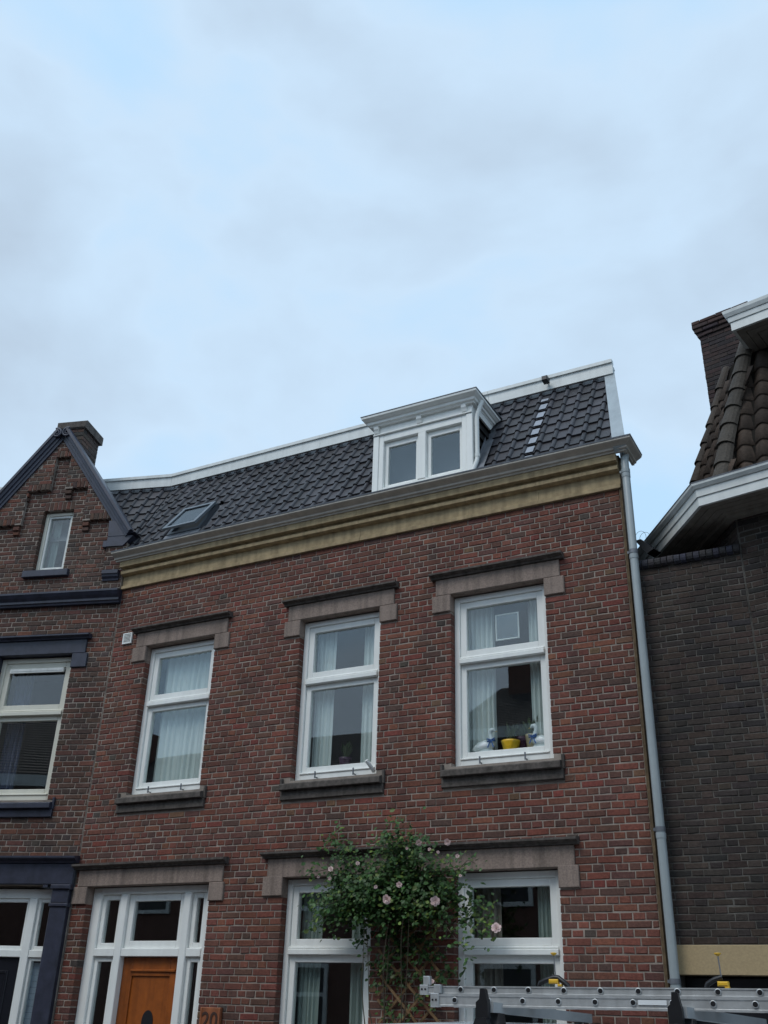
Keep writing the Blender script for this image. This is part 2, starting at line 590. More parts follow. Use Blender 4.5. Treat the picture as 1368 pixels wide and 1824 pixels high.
def brick_wall(wall, bricks, pal, frame, limit, BL, course, rng, vkey, joint=0.0108, yf=None, hidden=None):
    """bricks as objects under the part `wall`: the largest in view one by one, the others joined"""
    score = []
    for k, (xa, xb, za, zb, fa, fb) in enumerate(bricks):
        w = frame @ Vector(((xa + xb) / 2, 0, (za + zb) / 2))
        px, py, d = project(w)
        full = abs((xb - xa) - (BL - joint)) < 0.012 or abs((xb - xa) - (BL / 2 - joint)) < 0.012
        vis = d > 0 and 12 < px < 1356 and 400 < py < 1812 and full and not (fa or fb)
        if hidden and hidden(px, py):
            vis = False
        score.append((((xb - xa) * (zb - za) / d / d) if vis else -1, k))
    score.sort(reverse=True)
    single = {k for s, k in score[:limit] if s > 0}
    rest = MB()
    h = course - joint
    for key, w in (('s', BL - joint), ('h', BL / 2 - joint)):
        if (vkey, key) not in VARIANTS:
            VARIANTS[(vkey, key)] = []
            for q in range(26):
                mb = MB()
                brick_geo(mb, -w / 2, w / 2, -h / 2, h / 2, pick(pal, rng), rng)
                VARIANTS[(vkey, key)].append((mb.mesh('brick', BRICK, fix=True), w))
    for k, (xa, xb, za, zb, fa, fb) in enumerate(bricks):
        y = yf((xa + xb) / 2, (za + zb) / 2) if yf else 0.0
        if k in single:
            key = 's' if (xb - xa) > BL * 0.75 else 'h'
            me, w = rng.choice(VARIANTS[(vkey, key)])
            flip = rng.random() < 0.5
            o = link('brick', me, wall, ((xa + xb) / 2, y, (za + zb) / 2))
            o.scale = ((xb - xa) / w, 1, 1)
            o.rotation_euler = (0, rad(rng.uniform(-0.35, 0.35)), 0)
        else:
            brick_geo(rest, xa, xb, za, zb, pick(pal, rng), rng, yf=y, deep=(fa or fb))
    o = rest.build('brickwork', BRICK, wall, fix=True)
    o['kind'] = 'stuff'
    return o


def slab(x0, x1, z0, z1, y0, y1, openings, keep=None):
    """mortar body of a wall with its openings left free"""
    xs = sorted({x0, x1} | {v for o in openings for v in (o[0] - 0.005, o[1] + 0.005) if x0 < v < x1})
    zs = sorted({z0, z1} | {v for o in openings for v in (o[2] - 0.003, o[3] + 0.003) if z0 < v < z1})
    mb = MB()
    for i in range(len(xs) - 1):
        # merge vertically
        run = None
        for j in range(len(zs) - 1):
            cx, cz = (xs[i] + xs[i + 1]) / 2, (zs[j] + zs[j + 1]) / 2
            solid = not any(o[0] - 0.005 < cx < o[1] + 0.005 and o[2] - 0.003 < cz < o[3] + 0.003 for o in openings)
            if solid:
                run = (run[0] if run else zs[j], zs[j + 1])
            if run and (not solid or j == len(zs) - 2):
                mb.box(xs[i], xs[i + 1], y0, y1, run[0], run[1])
                run = None
    return mb


# ------------------------------------------------------------------ shared builders
def ring(mb, x0, x1, z0, z1, w, y0, y1, wt=None, wb=None):
    wt = w if wt is None else wt
    wb = w if wb is None else wb
    mb.cbox(x0, x0 + w, y0, y1, z0, z1, 0.004)
    mb.cbox(x1 - w, x1, y0, y1, z0, z1, 0.004)
    if wt:
        mb.cbox(x0 + w, x1 - w, y0, y1, z1 - wt, z1, 0.004)
    if wb:
        mb.cbox(x0 + w, x1 - w, y0, y1, z0, z0 + wb, 0.004)
    return mb


def pane(x0, x1, z0, z1, y, parent, lab=None):
    o = MB().box(x0, x1, y, y + 0.006, z0, z1).build('pane', GLASS, parent)
    if lab:
        o['label'] = lab
    return o


def window(parent, x0, x1, z0, z1, zt, m=None, y=0.088, clips=False, low_w=0.06):
    """two-light window: outer frame with transom, an opening sash above and a fixed light below"""
    m = m or WHITE
    f = MB()
    ring(f, x0 + 0.001, x1 - 0.001, z0, z1, 0.058, y, y + 0.11)
    f.cbox(x0 + 0.059, x1 - 0.059, y - 0.022, y + 0.1, zt, zt + 0.05, 0.006)
    f.cbox(x0 + 0.059, x1 - 0.059, y - 0.004, y + 0.1, zt + 0.0505, zt + 0.075, 0.008)
    f.cbox(x0 + 0.06, x1 - 0.06, y - 0.012, y + 0.1, z0 + 0.0585, z0 + 0.078, 0.006)
    w = f.build('window', m, parent)
    s = MB()
    ring(s, x0 + 0.0595, x1 - 0.0595, zt + 0.0755, z1 - 0.0585, 0.068, y + 0.02, y + 0.08)
    s.build('sash', m, w)
    s = MB()
    ring(s, x0 + 0.0595, x1 - 0.0595, z0 + 0.0785, zt - 0.0005, low_w, y + 0.028, y + 0.085)
    s.build('sash', m, w)
    pane(x0 + 0.125, x1 - 0.125, zt + 0.14, z1 - 0.124, y + 0.05, w)
    pane(x0 + 0.118, x1 - 0.118, z0 + 0.136, zt - 0.058, y + 0.056, w)
    if clips:
        for t in (0.27, 0.72):
            xc = x0 + (x1 - x0) * t
            MB().box(xc - 0.007, xc + 0.007, y - 0.05, y - 0.041, z0 + 0.004, z0 + 0.075).box(
                xc - 0.007, xc + 0.007, y - 0.041, y - 0.0, z0 + 0.012, z0 + 0.02).build('sill_clip', LEAD, w)
    return w


def lintel(parent, x0, x1, z, m, md, ext=0.17, body=0.185, cap=0.055, imp=0.20, proud=0.022, imp_h=0.185, xr=None):
    """stone lintel with corner blocks and a sooty cap moulding"""
    b = MB().cbox(x0 - ext, x1 + ext, -proud, 0.10, z + 0.001, z + body, 0.006)
    o = b.build('lintel', m, parent)
    c = MB().profx([(0.05, z + body + 0.001), (-0.045, z + body + 0.001), (-0.05, z + body + 0.018), (-0.085, z + body + 0.03),
                    (-0.10, z + body + 0.036), (-0.10, z + body + cap), (0.05, z + body + cap + 0.022)], x0 - ext - 0.05, x1 + ext + 0.05)
    c.build('lintel_cap', md, o)
    for a, bb in ((x0 - imp - 0.01, x0 + 0.001), (x1 - 0.001, x1 + imp + 0.01)):
        MB().cbox(a, bb, -proud - 0.003, 0.112, z - imp_h, z, 0.006).build('corner_block', m, parent)
    return o


def sill(parent, x0, x1, z, m, ext=0.10):
    s = MB()
    s.profx([(0.11, z - 0.11), (-0.075, z - 0.11), (-0.08, z - 0.105), (-0.08, z - 0.055), (-0.07, z - 0.045), (0.10, z + 0.0), (0.11, z)], x0 - ext + 0.015, x1 + ext - 0.015)
    s.cbox(x0 - ext, x1 + ext, -0.03, 0.10, z - 0.205, z - 0.1105, 0.006)
    s.cbox(x0 - ext - 0.012, x0 - ext + 0.0145, -0.03, 0.02, z - 0.1105, z + 0.02, 0.004)
    s.cbox(x1 + ext - 0.0145, x1 + ext + 0.012, -0.03, 0.02, z - 0.1105, z + 0.02, 0.004)
    return s.build('window_sill', m, parent)


def curtain(label, x0, x1, z0, z1, y, m, frame=None, folds=7, amp=0.018, seed=1, group=None, gather=0.0):
    """pleated cloth, a few millimetres thick"""
    r = random.Random(seed)
    n = folds * 10
    ph = [r.uniform(0.7, 1.3) for _ in range(folds + 2)]
    pts = []
    acc = 0
    for i in range(n + 1):
        t = i / n
        k = min(folds, int(t * folds))
        a = math.sin(2 * math.pi * t * folds + 0.5 * math.sin(3 * t + seed)) * amp * ph[k] + 0.4 * amp * math.sin(2 * math.pi * t * folds * 2.3 + seed)
        pts.append((x0 + (x1 - x0) * t, y + a))
    mb = MB()
    zs = [z0, z0 + (z1 - z0) * 0.35, z0 + (z1 - z0) * 0.7, z1]
    vs, fs = [], []
    for side in (0, 0.003):
        for q, z in enumerate(zs):
            sc = 1.0 + gather * (q - 1.5) * 0.1
            for i, (x, yy) in enumerate(pts):
                vs.append((x + 0.004 * math.sin(5 * z + i * 0.3), y + (yy - y) * sc + side, z))
    K = n + 1
    for s in (0, 1):
        o = s * 4 * K
        for q in range(3):
            for i in range(n):
                f = (o + q * K + i, o + q * K + i + 1, o + (q + 1) * K + i + 1, o + (q + 1) * K + i)
                fs.append(f if s == 0 else f[::-1])
    mb.add(vs, fs, None, True)
    if frame is not None:
        mb.v = [tuple(frame @ Vector(q)) for q in mb.v]
    o = mb.build('curtain', m, fix=False)
    return tag(o, label, 'curtain', group)


def tile_mesh(name, w, l, roll, rh, tint, material, thick=0.016):
    """interlocking roof tile: flat pan with a raised roll on its right side"""
    pr = [(-w / 2, 0.004), (-w / 2 + 0.012, 0.0), (w / 2 - roll - 0.012, 0.001), (w / 2 - roll, 0.007)]
    for k in range(1, 6):
        a = math.pi * k / 6
        pr.append((w / 2 - roll / 2 - math.cos(a) * roll / 2, 0.007 + math.sin(a) * rh))
    pr.append((w / 2 + 0.004, 0.004))
    mb = MB()
    n = len(pr)
    vs = [(x, y, z + (0.0 if y else 0.0)) for y in (0.0, l) for x, z in pr] + [(x, 0.0, z - thick) for x, z in pr]
    fs = [(i, i + 1, n + i + 1, n + i) for i in range(n - 1)] + [(i, 2 * n + i, 2 * n + i + 1, i + 1) for i in range(n - 1)]
    fs += [(0, n, 2 * n), (n - 1, 3 * n - 1, 2 * n - 1)]
    vs += []
    mb.add(vs, fs, tint)
    return mb.mesh(name, material, fix=False)


TILES = []
for q in range(22):
    k = R_.uniform(0.6, 1.4)
    TILES.append(tile_mesh('roof_tile', 0.167, 0.245, 0.052, 0.024, (0.034 * k, 0.032 * k, 0.038 * k), TILE))
ROOF_A = rad(58.5)
ROOF_Y0, ROOF_Z0 = -0.10, 6.85
UP = Vector((0, math.cos(ROOF_A), math.sin(ROOF_A)))
NRM = Vector((0, -math.sin(ROOF_A), math.cos(ROOF_A)))


def roof_pt(x, u, h=0.0):
    return Vector((x, ROOF_Y0, ROOF_Z0)) + UP * u + NRM * h


def lay_tiles(roof, x0, x1, u0, rows, skip, cuts, rng, cw=0.167, rl=0.205):
    """tiles in courses; `cuts`: list of (test point, plane point, plane normal) that trim what crosses them"""
    tilt = math.atan2(0.022, 0.245)
    nc = int((x1 - x0) / cw) + 1
    for r in range(rows):
        for c in range(nc):
            x = x0 + (c + 0.5) * cw
            u = u0 + r * rl
            p = roof_pt(x, u, 0.028 + rng.uniform(-0.003, 0.004))
            cen = roof_pt(x, u + rl / 2)
            if skip(x, u + rl / 2):
                continue
            me = rng.choice(TILES)
            M = Matrix.Translation(p) @ Matrix.Rotation(ROOF_A - tilt + rng.uniform(-0.010, 0.010), 4, 'X') @ Matrix.Rotation(rng.uniform(-0.016, 0.016), 4, 'Z')
            drop = False
            for pp, pn in cuts:
                ds = [(M @ v.co - pp).dot(pn) for v in me.vertices]
                if max(ds) <= 0:
                    continue
                if min(ds) >= 0:
                    drop = True
                    break
                bm = bmesh.new()
                bm.from_mesh(me)
                Mi = M.inverted()
                bmesh.ops.bisect_plane(bm, geom=bm.verts[:] + bm.edges[:] + bm.faces[:], plane_co=Mi @ pp,
                                       plane_no=(Mi.to_3x3() @ pn), clear_outer=True)
                if len(bm.faces) == 0:
                    bm.free()
                    drop = True
                    break
                me = me.copy()
                bm.to_mesh(me)
                bm.free()
            if drop:
                continue
            o = link('roof_tile', me, roof)
            o.matrix_local = M


# ================================================================== MAIN HOUSE (number 20)
house = thing('brick_house', 'red brick house with tiled mansard roof and white dormer, number 20', 'house', (0, 0, 0))
X0, X1 = -8.66, -2.068
ZT = 6.445
UPW = [(-8.09, -7.04), (-5.84, -4.815), (-3.972, -2.938)]
GDW = [(-5.836, -4.815), (-3.955, -2.94)]
DOOR = (-8.445, -6.75)
open_b = [(a, b, 3.60, 5.60) for a, b in UPW] + [(a, b, 0.75, 2.83) for a, b in GDW] + [(DOOR[0], DOOR[1], GZ, 2.81)]
# stones that replace bricks
blocks = []
for a, b in UPW:
    blocks += [(a - 0.21, a, 5.415, 5.60), (b, b + 0.21, 5.415, 5.60), (a - 0.17, b + 0.17, 5.60, 5.79), (a - 0.10, a, 3.595, 3.8), (b, b + 0.1, 3.595, 3.8)]
blocks += [(DOOR[0] - 0.21, DOOR[0], 2.625, 2.81), (DOOR[1], DOOR[1] + 0.19, 2.625, 2.81), (DOOR[0] - 0.16, DOOR[1] + 0.16, 2.81, 2.99)]
blocks += [(-6.07, -5.836, 2.66, 2.845), (-2.94, -2.755, 2.66, 2.845), (-6.03, -2.785, 2.83, 3.02)]
course = 0.0654
zb0 = ZT - course * 102
rw = random.Random(7)
wall_m = slab(X0, X1 - 0.03, GZ - 0.2, ZT, 0.0065, 0.30, [(a, b, (3.80 if z0 == 3.6 else z0), z1) for a, b, z0, z1 in open_b]).build('wall', MORTAR, house)
bk = lay_bricks(X0 + 0.003, X1 - 0.028, zb0, ZT, course, 'cross', 0.215, open_b + blocks, rng=rw)
bk = [b for b in bk if b[3] > GZ]
IDN = Matrix.Identity(4)
brick_wall(wall_m, bk, PAL_MAIN, IDN, 300, 0.215, course, rw, 'main', hidden=lambda x, y: y > 1745 and x > 730 or (560 < x < 830 and y > 1470))
MB().box(X1 - 0.026, X1, -0.012, 0.25, GZ, 6.83).build('corner_strip', MOSS, house)
# floors, back and party walls behind the windows
sh = MB()
sh.box(X0, X1 - 0.22, 0.31, 1.2, 3.15, 3.30)
sh.box(X0, X1 - 0.22, 0.31, 1.2, 6.05, 6.2)
sh.box(X0, X1 - 0.65, 1.2, 1.3, GZ, 3.14)
sh.box(X0, X1 - 0.65, 1.2, 1.3, 3.31, 6.04)
for xp in (-6.5, -4.4):
    sh.box(xp, xp + 0.1, 0.31, 1.19, GZ, 3.14)
    sh.box(xp, xp + 0.1, 0.31, 1.19, 3.31, 6.04)
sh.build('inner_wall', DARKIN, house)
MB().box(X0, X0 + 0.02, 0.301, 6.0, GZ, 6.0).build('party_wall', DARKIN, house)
RS = 0.46                                               # the plot narrows to the back
MB().extr([(X1 - 0.001, 0.26), (X1 - 0.001 - RS * 5.74, 6.0), (X1 - 0.2 - RS * 5.74, 6.0), (X1 - 0.2, 0.26)], lambda i, a, b: (a, b, (GZ, 6.8)[i]), 2).build('side_wall', MORTAR_D, house)
MB().box(X0, X1 - RS * 5.74, 6.0, 6.2, GZ, 8.4).build('back_wall', MORTAR_D, house)

# ---- upper windows
zt_up = 4.852
for k, (a, b) in enumerate(UPW):
    w = window(house, a, b, 3.81, 5.588, zt_up, clips=True)
    lintel(house, a, b, 5.60, STONE, STONE_D)
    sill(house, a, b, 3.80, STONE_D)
# ---- ground-floor windows and their common lintel
for a, b in GDW:
    window(house, a, b, 0.85, 2.822, 2.125, low_w=0.065)
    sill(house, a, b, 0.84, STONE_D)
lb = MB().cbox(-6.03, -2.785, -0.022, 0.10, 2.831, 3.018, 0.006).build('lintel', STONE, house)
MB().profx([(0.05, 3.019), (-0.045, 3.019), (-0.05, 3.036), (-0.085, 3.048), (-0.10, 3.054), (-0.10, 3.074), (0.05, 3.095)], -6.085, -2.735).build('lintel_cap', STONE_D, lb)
for a, b in ((-6.075, -5.835), (-2.941, -2.752)):
    MB().cbox(a, b, -0.025, 0.112, 2.66, 2.8455, 0.006).build('corner_block', STONE, house)
# ---- doorway
dl = MB().cbox(-8.60, -6.59, -0.022, 0.10, 2.812, 2.99, 0.006).build('lintel', STONE, house)
MB().profx([(0.05, 2.991), (-0.045, 2.991), (-0.05, 3.008), (-0.085, 3.02), (-0.10, 3.026), (-0.10, 3.048), (0.05, 3.07)], -8.66, -6.54).build('lintel_cap', STONE_D, dl)
for a, b in ((-8.645, DOOR[0] + 0.001), (DOOR[1] - 0.001, -6.565)):
    MB().cbox(a, b, -0.025, 0.112, 2.63, 2.811, 0.006).build('corner_block', STONE, house)
df = MB()
yd = 0.10
MX = [DOOR[0] + 0.001, -8.37 + 0.02, -8.03, -7.925, -7.145, -7.05, -6.86, DOOR[1] - 0.001]
df.cbox(MX[0], -8.32, yd, yd + 0.12, GZ, 2.805, 0.005)
df.cbox(-6.86, MX[7], yd, yd + 0.12, GZ, 2.805, 0.005)
df.cbox(-8.3195, -6.8605, yd, yd + 0.12, 2.735, 2.805, 0.005)
for a, b in ((-8.025, -7.93), (-7.145, -7.055)):
    df.cbox(a, b, yd - 0.012, yd + 0.12, GZ, 2.7345, 0.006)
for a, b in ((-8.3195, -8.0255), (-7.9295, -7.1455), (-7.0545, -6.8605)):
    df.cbox(a, b, yd - 0.006, yd + 0.12, 2.105, 2.185, 0.006)
dfo = df.build('door_frame', WHITE, house)
for a, b in ((-8.3195, -8.0255), (-7.9295, -7.1455), (-7.0545, -6.8605)):
    s = MB()
    ring(s, a, b, 2.1855, 2.7345, 0.055 if b - a < 0.5 else 0.075, yd + 0.03, yd + 0.09)
    s.build('sash', WHITE, dfo)
    iw = 0.052 if b - a < 0.5 else 0.072
    pane(a + iw, b - iw, 2.237 + (0 if b - a < 0.5 else 0.02), 2.685 - (0 if b - a < 0.5 else 0.02), yd + 0.06, dfo)
for a, b in ((-8.3195, -8.0255), (-7.0545, -6.8605)):
    s = MB()
    ring(s, a, b, 0.0, 2.1045, 0.05, yd + 0.03, yd + 0.09)
    s.build('sash', WHITE, dfo)
    pane(a + 0.047, b - 0.047, 0.05, 2.055, yd + 0.06, dfo)
# door leaf: stiles and rails round a sunk panel with a narrow arched light
dx0, dx1 = -7.929, -7.146
dd = MB()
dd.cbox(dx0, dx0 + 0.135, 0.16, 0.21, GZ + 0.02, 2.1, 0.004)
dd.cbox(dx1 - 0.135, dx1, 0.16, 0.21, GZ + 0.02, 2.1, 0.004)
dd.cbox(dx0 + 0.1355, dx1 - 0.1355, 0.16, 0.21, 1.92, 2.1, 0.004)
dd.cbox(dx0 + 0.1355, dx1 - 0.1355, 0.16, 0.21, GZ + 0.02, 0.35, 0.004)
dd.cbox(dx0 + 0.1355, dx1 - 0.1355, 0.16, 0.21, 0.85, 0.98, 0.004)
door = dd.build('door', WOOD, house)
door['label'] = 'orange varnished wooden front door'
MB().box(dx0 + 0.13, dx1 - 0.13, 0.178, 0.2, 0.98, 1.92).box(dx0 + 0.13, dx1 - 0.13, 0.178, 0.2, 0.35, 0.85).build('door_panel', WOOD, door)
MB().cbox(dx0 + 0.12, dx1 - 0.06, 0.14, 0.159, 1.962, 1.985, 0.004).build('weather_bar', WOOD, door)
ov = MB()
pr = [(-0.075 * math.cos(math.pi * k / 12), 1.49 + 0.11 * math.sin(math.pi * k / 12)) for k in range(13)] + [(0.075, 1.15), (-0.075, 1.15)]
ov.extr(pr, lambda i, a, b: (-7.52 + a, (0.172, 0.1775)[i], b), 2)
ov.build('door_light', MATS['black_plastic'], door)
MB().tube([(-7.87, 0.11, 0.95), (-7.87, 0.11, 1.12)], 0.012).tube([(-7.87, 0.11, 1.1), (-7.87, 0.16, 1.1)], 0.01).tube([(-7.87, 0.11, 0.97), (-7.87, 0.16, 0.97)], 0.01).build('door_handle', ZINC, door)
# number plate
npl = MB()
npl.cbox(-6.69, -6.44, -0.035, -0.004, 1.40, 1.645, 0.008)
nplo = npl.build('house_number_plate', mat('carved_wood', (0.27, 0.085, 0.03), 0.6, var=0.25, vscale=14, streak=0.3), house)
text_obj('house_number', '20', 0.20, mat('dark_carving', (0.05, 0.02, 0.012), 0.7), nplo, (-6.565, -0.036, 1.525), (rad(90), 0, 0), 0.004, 0.002)
MB().cbox(-6.685, -6.665, -0.042, -0.0355, 1.405, 1.64, 0.002).cbox(-6.465, -6.445, -0.042, -0.0355, 1.405, 1.64, 0.002).build('plate_edge', MATS['carved_wood'], nplo)

# ---- vent grille and flag holder
vg = ring(MB(), -8.50, -8.352, 5.675, 5.82, 0.018, -0.022, 0.0).build('vent_grille', WHITE, house)
MB().box(-8.482, -8.37, -0.004, 0.001, 5.69, 5.805).build('vent_back', BLACKM, vg)
for k in range(6):
    MB().box(-8.482, -8.37, -0.018, -0.006, 5.699 + k * 0.0178, 5.7055 + k * 0.0178).build('slat', WHITE, vg)
fh = MB().tube([(-4.86, 0.05, 3.83), (-4.885, -0.02, 3.895), (-4.90, -0.05, 3.925)], 0.02, 10)
fh.build('flag_pole_holder', WHITE, house)

# ---- sandstone frieze in blocks
FP = [
    [(0.05, 6.446), (-0.032, 6.446), (-0.034, 6.45), (-0.034, 6.488), (-0.022, 6.496), (-0.012, 6.50), (-0.012, 6.625),
     (-0.055, 6.63), (-0.08, 6.64), (-0.08, 6.678), (-0.065, 6.69), (-0.05, 6.694), (-0.055, 6.715), (-0.12, 6.722), (-0.12, 6.80), (0.05, 6.80)]]
fx = [-8.655, -7.9, -6.55, -5.1, -3.75, -2.95, -2.073]
for i in range(len(fx) - 1):
    dy = R_.uniform(-0.0015, 0.0015)
    MB().profx([(a + (dy if a < 0 else 0), b) for a, b in FP[0]], fx[i] + 0.0015, fx[i + 1] - 0.0015).build('frieze_block', SAND, house)

# ---- gutter, returned round the corner
GP = [(0.10, 6.802), (0.135, 6.80), (0.14, 6.815), (0.165, 6.82), (0.17, 6.84), (0.185, 6.848), (0.225, 6.866), (0.245, 6.878), (0.25, 6.905), (0.238, 6.905), (0.225, 6.885), (0.10, 6.83)]


def gpath(i, o, z):
    if i == 0:
        return (-8.715, -o, z)
    if i == 1:
        return (X1 + 0.76 * o, -o, z)
    return (X1 + 0.76 * o, 0.21, z)


gt = MB().extr(GP, gpath, 3)
gto = gt.build('gutter', GUTTER, house)
MB().extr([(0.252, 6.894), (0.256, 6.908), (0.236, 6.908), (0.236, 6.902)], gpath, 3).build('gutter_rim', LEAD, gto)

# ---- downpipe
dp = MB()
px_, py_ = -2.0, -0.06
dp.tube([(px_, 0.0, 6.83), (px_, py_ + 0.02, 6.76), (px_, py_, 6.70), (px_, py_, 5.0), (px_, py_, 3.0), (px_, py_, 1.75), (px_, py_, GZ)], 0.040, 14)
dpo = dp.build('downpipe', PIPE, house)
for z in (6.6, 5.70, 3.10, 1.93):
    MB().tube([(px_, py_, z - 0.02), (px_, py_, z + 0.02)], 0.0445, 14).box(px_ - 0.06, px_ - 0.03, py_ - 0.008, 0.0, z - 0.012, z + 0.012).build('pipe_clamp', LEAD if z < 6 else PIPE, dpo)
    MB().tube([(px_, py_, z - 0.075), (px_, py_, z - 0.03)], 0.0435, 14).build('pipe_socket', PIPE, dpo)

# ---- mansard roof
HIP_B, HIP_T = roof_pt(-2.055, 0.0), roof_pt(-2.31, 1.84)
mit = Vector((-0.145, 1.0, 0)).normalized()                # mitre against the neighbour's roof
MIT_N = Vector((-mit.y, mit.x, 0)).normalized()
if MIT_N.x > 0:
    MIT_N = -MIT_N
MIT_P = Vector((-8.665 + 0.015, -0.0, 0))
hd = (HIP_T - HIP_B).normalized()
HIP_N = hd.cross(NRM).normalized()
if HIP_N.x < 0:
    HIP_N = -HIP_N
rf = MB()
a1 = roof_pt(-2.06, -0.02)
b0, b1 = roof_pt(-8.80, 1.9), roof_pt(-2.31, 1.9)
rx = lambda x, y: x - 0.46 * y
rf.add([roof_pt(-8.66, -0.02), roof_pt(-4.93, -0.02), roof_pt(-4.93, 1.9), b0], [(0, 1, 2, 3)])
rf.add([roof_pt(-3.69, -0.02), a1, b1, roof_pt(-3.69, 1.9)], [(0, 1, 2, 3)])
rf.add([roof_pt(-4.93, 1.3), roof_pt(-3.69, 1.3), roof_pt(-3.69, 1.9), roof_pt(-4.93, 1.9)], [(0, 1, 2, 3)])
rf.add([a1, (rx(-2.06, 6), 6.0, 6.84), (rx(-2.5, 5.2), 6.0, 8.4), b1], [(0, 1, 2, 3)])
rf.add([(-8.8, 0.95, 8.42), (-2.4, 0.95, 8.42), (rx(-2.4, 5), 6.0, 8.40), (-8.8, 6.0, 8.40)], [(0, 1, 2, 3)])
roof = rf.build('roof', LEAD, house)
DX0, DX1, DY = -4.95, -3.672, -0.05                         # dormer front


def skip_main(x, u):
    if DX0 - 0.0 < x < DX1 + 0.02 and u < 1.42:
        return True
    if -8.06 < x < -7.46 and 0.22 < u < 0.88:
        return True
    return False


lay_tiles(roof, -9.1055, -2.0, 0.085, 9, skip_main, [(HIP_B + HIP_N * -0.02, HIP_N), (MIT_P, MIT_N), (roof_pt(0, 1.83), UP)], random.Random(3))
# lead slips showing in one column
for k in range(8):
    u = 0.085 + k * 0.205 + 0.01
    p = roof_pt(-3.045, u + 0.004, 0.040)
    ls = MB().box(-0.044, 0.044, 0.0, 0.15 if k < 7 else 0.07, 0, 0.003)
    o = ls.build('lead_slip', mat('bright_lead', (0.30, 0.32, 0.36), 0.45, metal=0.2, var=0.15, vscale=20), roof)
    o.matrix_local = Matrix.Translation(p) @ Matrix.Rotation(ROOF_A - 0.09, 4, 'X') @ Matrix.Rotation(R_.uniform(-0.03, 0.03), 4, 'Z')
# zinc hip flashing
hf = MB()
w = 0.135
out = HIP_N
q0, q1 = HIP_B - hd * 0.06, HIP_T + hd * 0.12
hv = [q0 - out * 0.03 + NRM * 0.062, q0 + out * (w - 0.03) + NRM * 0.062, q1 + out * (w - 0.045) + NRM * 0.062, q1 - out * 0.03 + NRM * 0.062]
hv2 = [v - NRM * 0.06 for v in hv]
side = [hv[1] + Vector((-0.12, 0.22, -0.06)), hv[2] + Vector((-0.12, 0.22, -0.06))]
hf.add(hv + hv2 + side, [(0, 1, 2, 3), (0, 3, 7, 4), (3, 2, 6, 7), (0, 4, 5, 1), (1, 8, 9, 2)])
hf.build('hip_flashing', ZINC, roof)
# white roof-edge trim with cap, mitred at the neighbour
TY = 0.75
TRX = -2.222


def trim(parent, x0, x1, zb, name='roof_edge_trim'):
    o = MB().box(x0, x1, TY, TY + 0.04, zb, zb + 0.145).build(name, WHITE_W, parent)
    MB().profx([(TY - 0.022, zb + 0.146), (TY - 0.022, zb + 0.19), (TY + 0.06, zb + 0.198), (TY + 0.06, zb + 0.146)], x0 - 0.0, x1).build('trim_cap', WHITE_W, o)
    return o


for a, b in ((-8.775, -6.24), (-6.237, -3.79), (-3.787, TRX)):
    trim(roof, a, b, 8.39)
MB().extr([(TRX - 0.13, TY + 0.252), (TRX - 0.13 - 0.46 * 4.9, 5.9), (TRX - 0.4 - 0.46 * 4.9, 5.9), (TRX - 0.4, TY + 0.252)], lambda i, a, b: (a, b, (8.39, 8.57)[i]), 2).build('roof_edge_trim', WHITE_W, roof)
lm = MB().cbox(-3.045, -2.975, 0.60, 0.70, 8.435, 8.50, 0.008)
lmo = lm.build('roof_lamp', BLACKM, house)
MB().box(-3.02, -3.0, 0.70, 0.74, 8.46, 8.48).build('lamp_bracket', BLACKM, lmo)

# ---- dormer
dz0, dz1 = 6.99, 7.77
dor = MB()
dor.cbox(DX0, DX0 + 0.075, DY - 0.012, DY + 0.12, 6.93, dz1, 0.005)
dor.cbox(DX1 - 0.075, DX1, DY - 0.012, DY + 0.12, 6.93, dz1, 0.005)
dor.cbox(DX0, DX1, DY - 0.006, DY + 0.12, dz1 + 0.0005, 7.90, 0.004)           # frieze
dor.cbox(DX0, DX1, DY - 0.026, DY - 0.0065, dz1 + 0.003, dz1 + 0.022, 0.004)
x_in0, x_in1 = DX0 + 0.0755, DX1 - 0.0755
ring(dor, x_in0, x_in1, dz0, dz1, 0.06, DY, DY + 0.12, wt=0.085, wb=0.07)
xm = (x_in0 + x_in1) / 2
dor.cbox(xm - 0.05, xm + 0.05, DY - 0.006, DY + 0.12, dz0 + 0.0705, dz1 - 0.0855, 0.005)
dormer = dor.build('dormer', WHITE, house)
for a, b in ((x_in0 + 0.0605, xm - 0.0505), (xm + 0.0505, x_in1 - 0.0605)):
    s = MB()
    ring(s, a, b, dz0 + 0.0705, dz1 - 0.0855, 0.045, DY + 0.045, DY + 0.09, wt=0.07)
    s.build('sash', WHITE, dormer)
    pane(a + 0.042, b - 0.042, dz0 + 0.113, dz1 - 0.153, DY + 0.065, dormer)
MB().box(x_in0, x_in1, DY + 0.30, DY + 0.31, dz0, dz1).build('roller_blind', mat('slate_blind', (0.10, 0.105, 0.12), 0.8, var=0.1), dormer)
# cornice with return on the right
CP = [(0.0, 7.885), (0.045, 7.887), (0.05, 7.90), (0.075, 7.91), (0.08, 7.94), (0.10, 7.947), (0.125, 7.965), (0.14, 7.972), (0.145, 7.995), (0.0, 8.02)]


def cpath(i, o, z):
    yb = 0.56 - (8.0 - z) * 0.6
    return [(DX0 - o * 0.75, yb, z), (DX0 - o * 0.75, DY - o, z), (DX1 + o * 0.75, DY - o, z), (DX1 + o * 0.75, yb, z)][i]


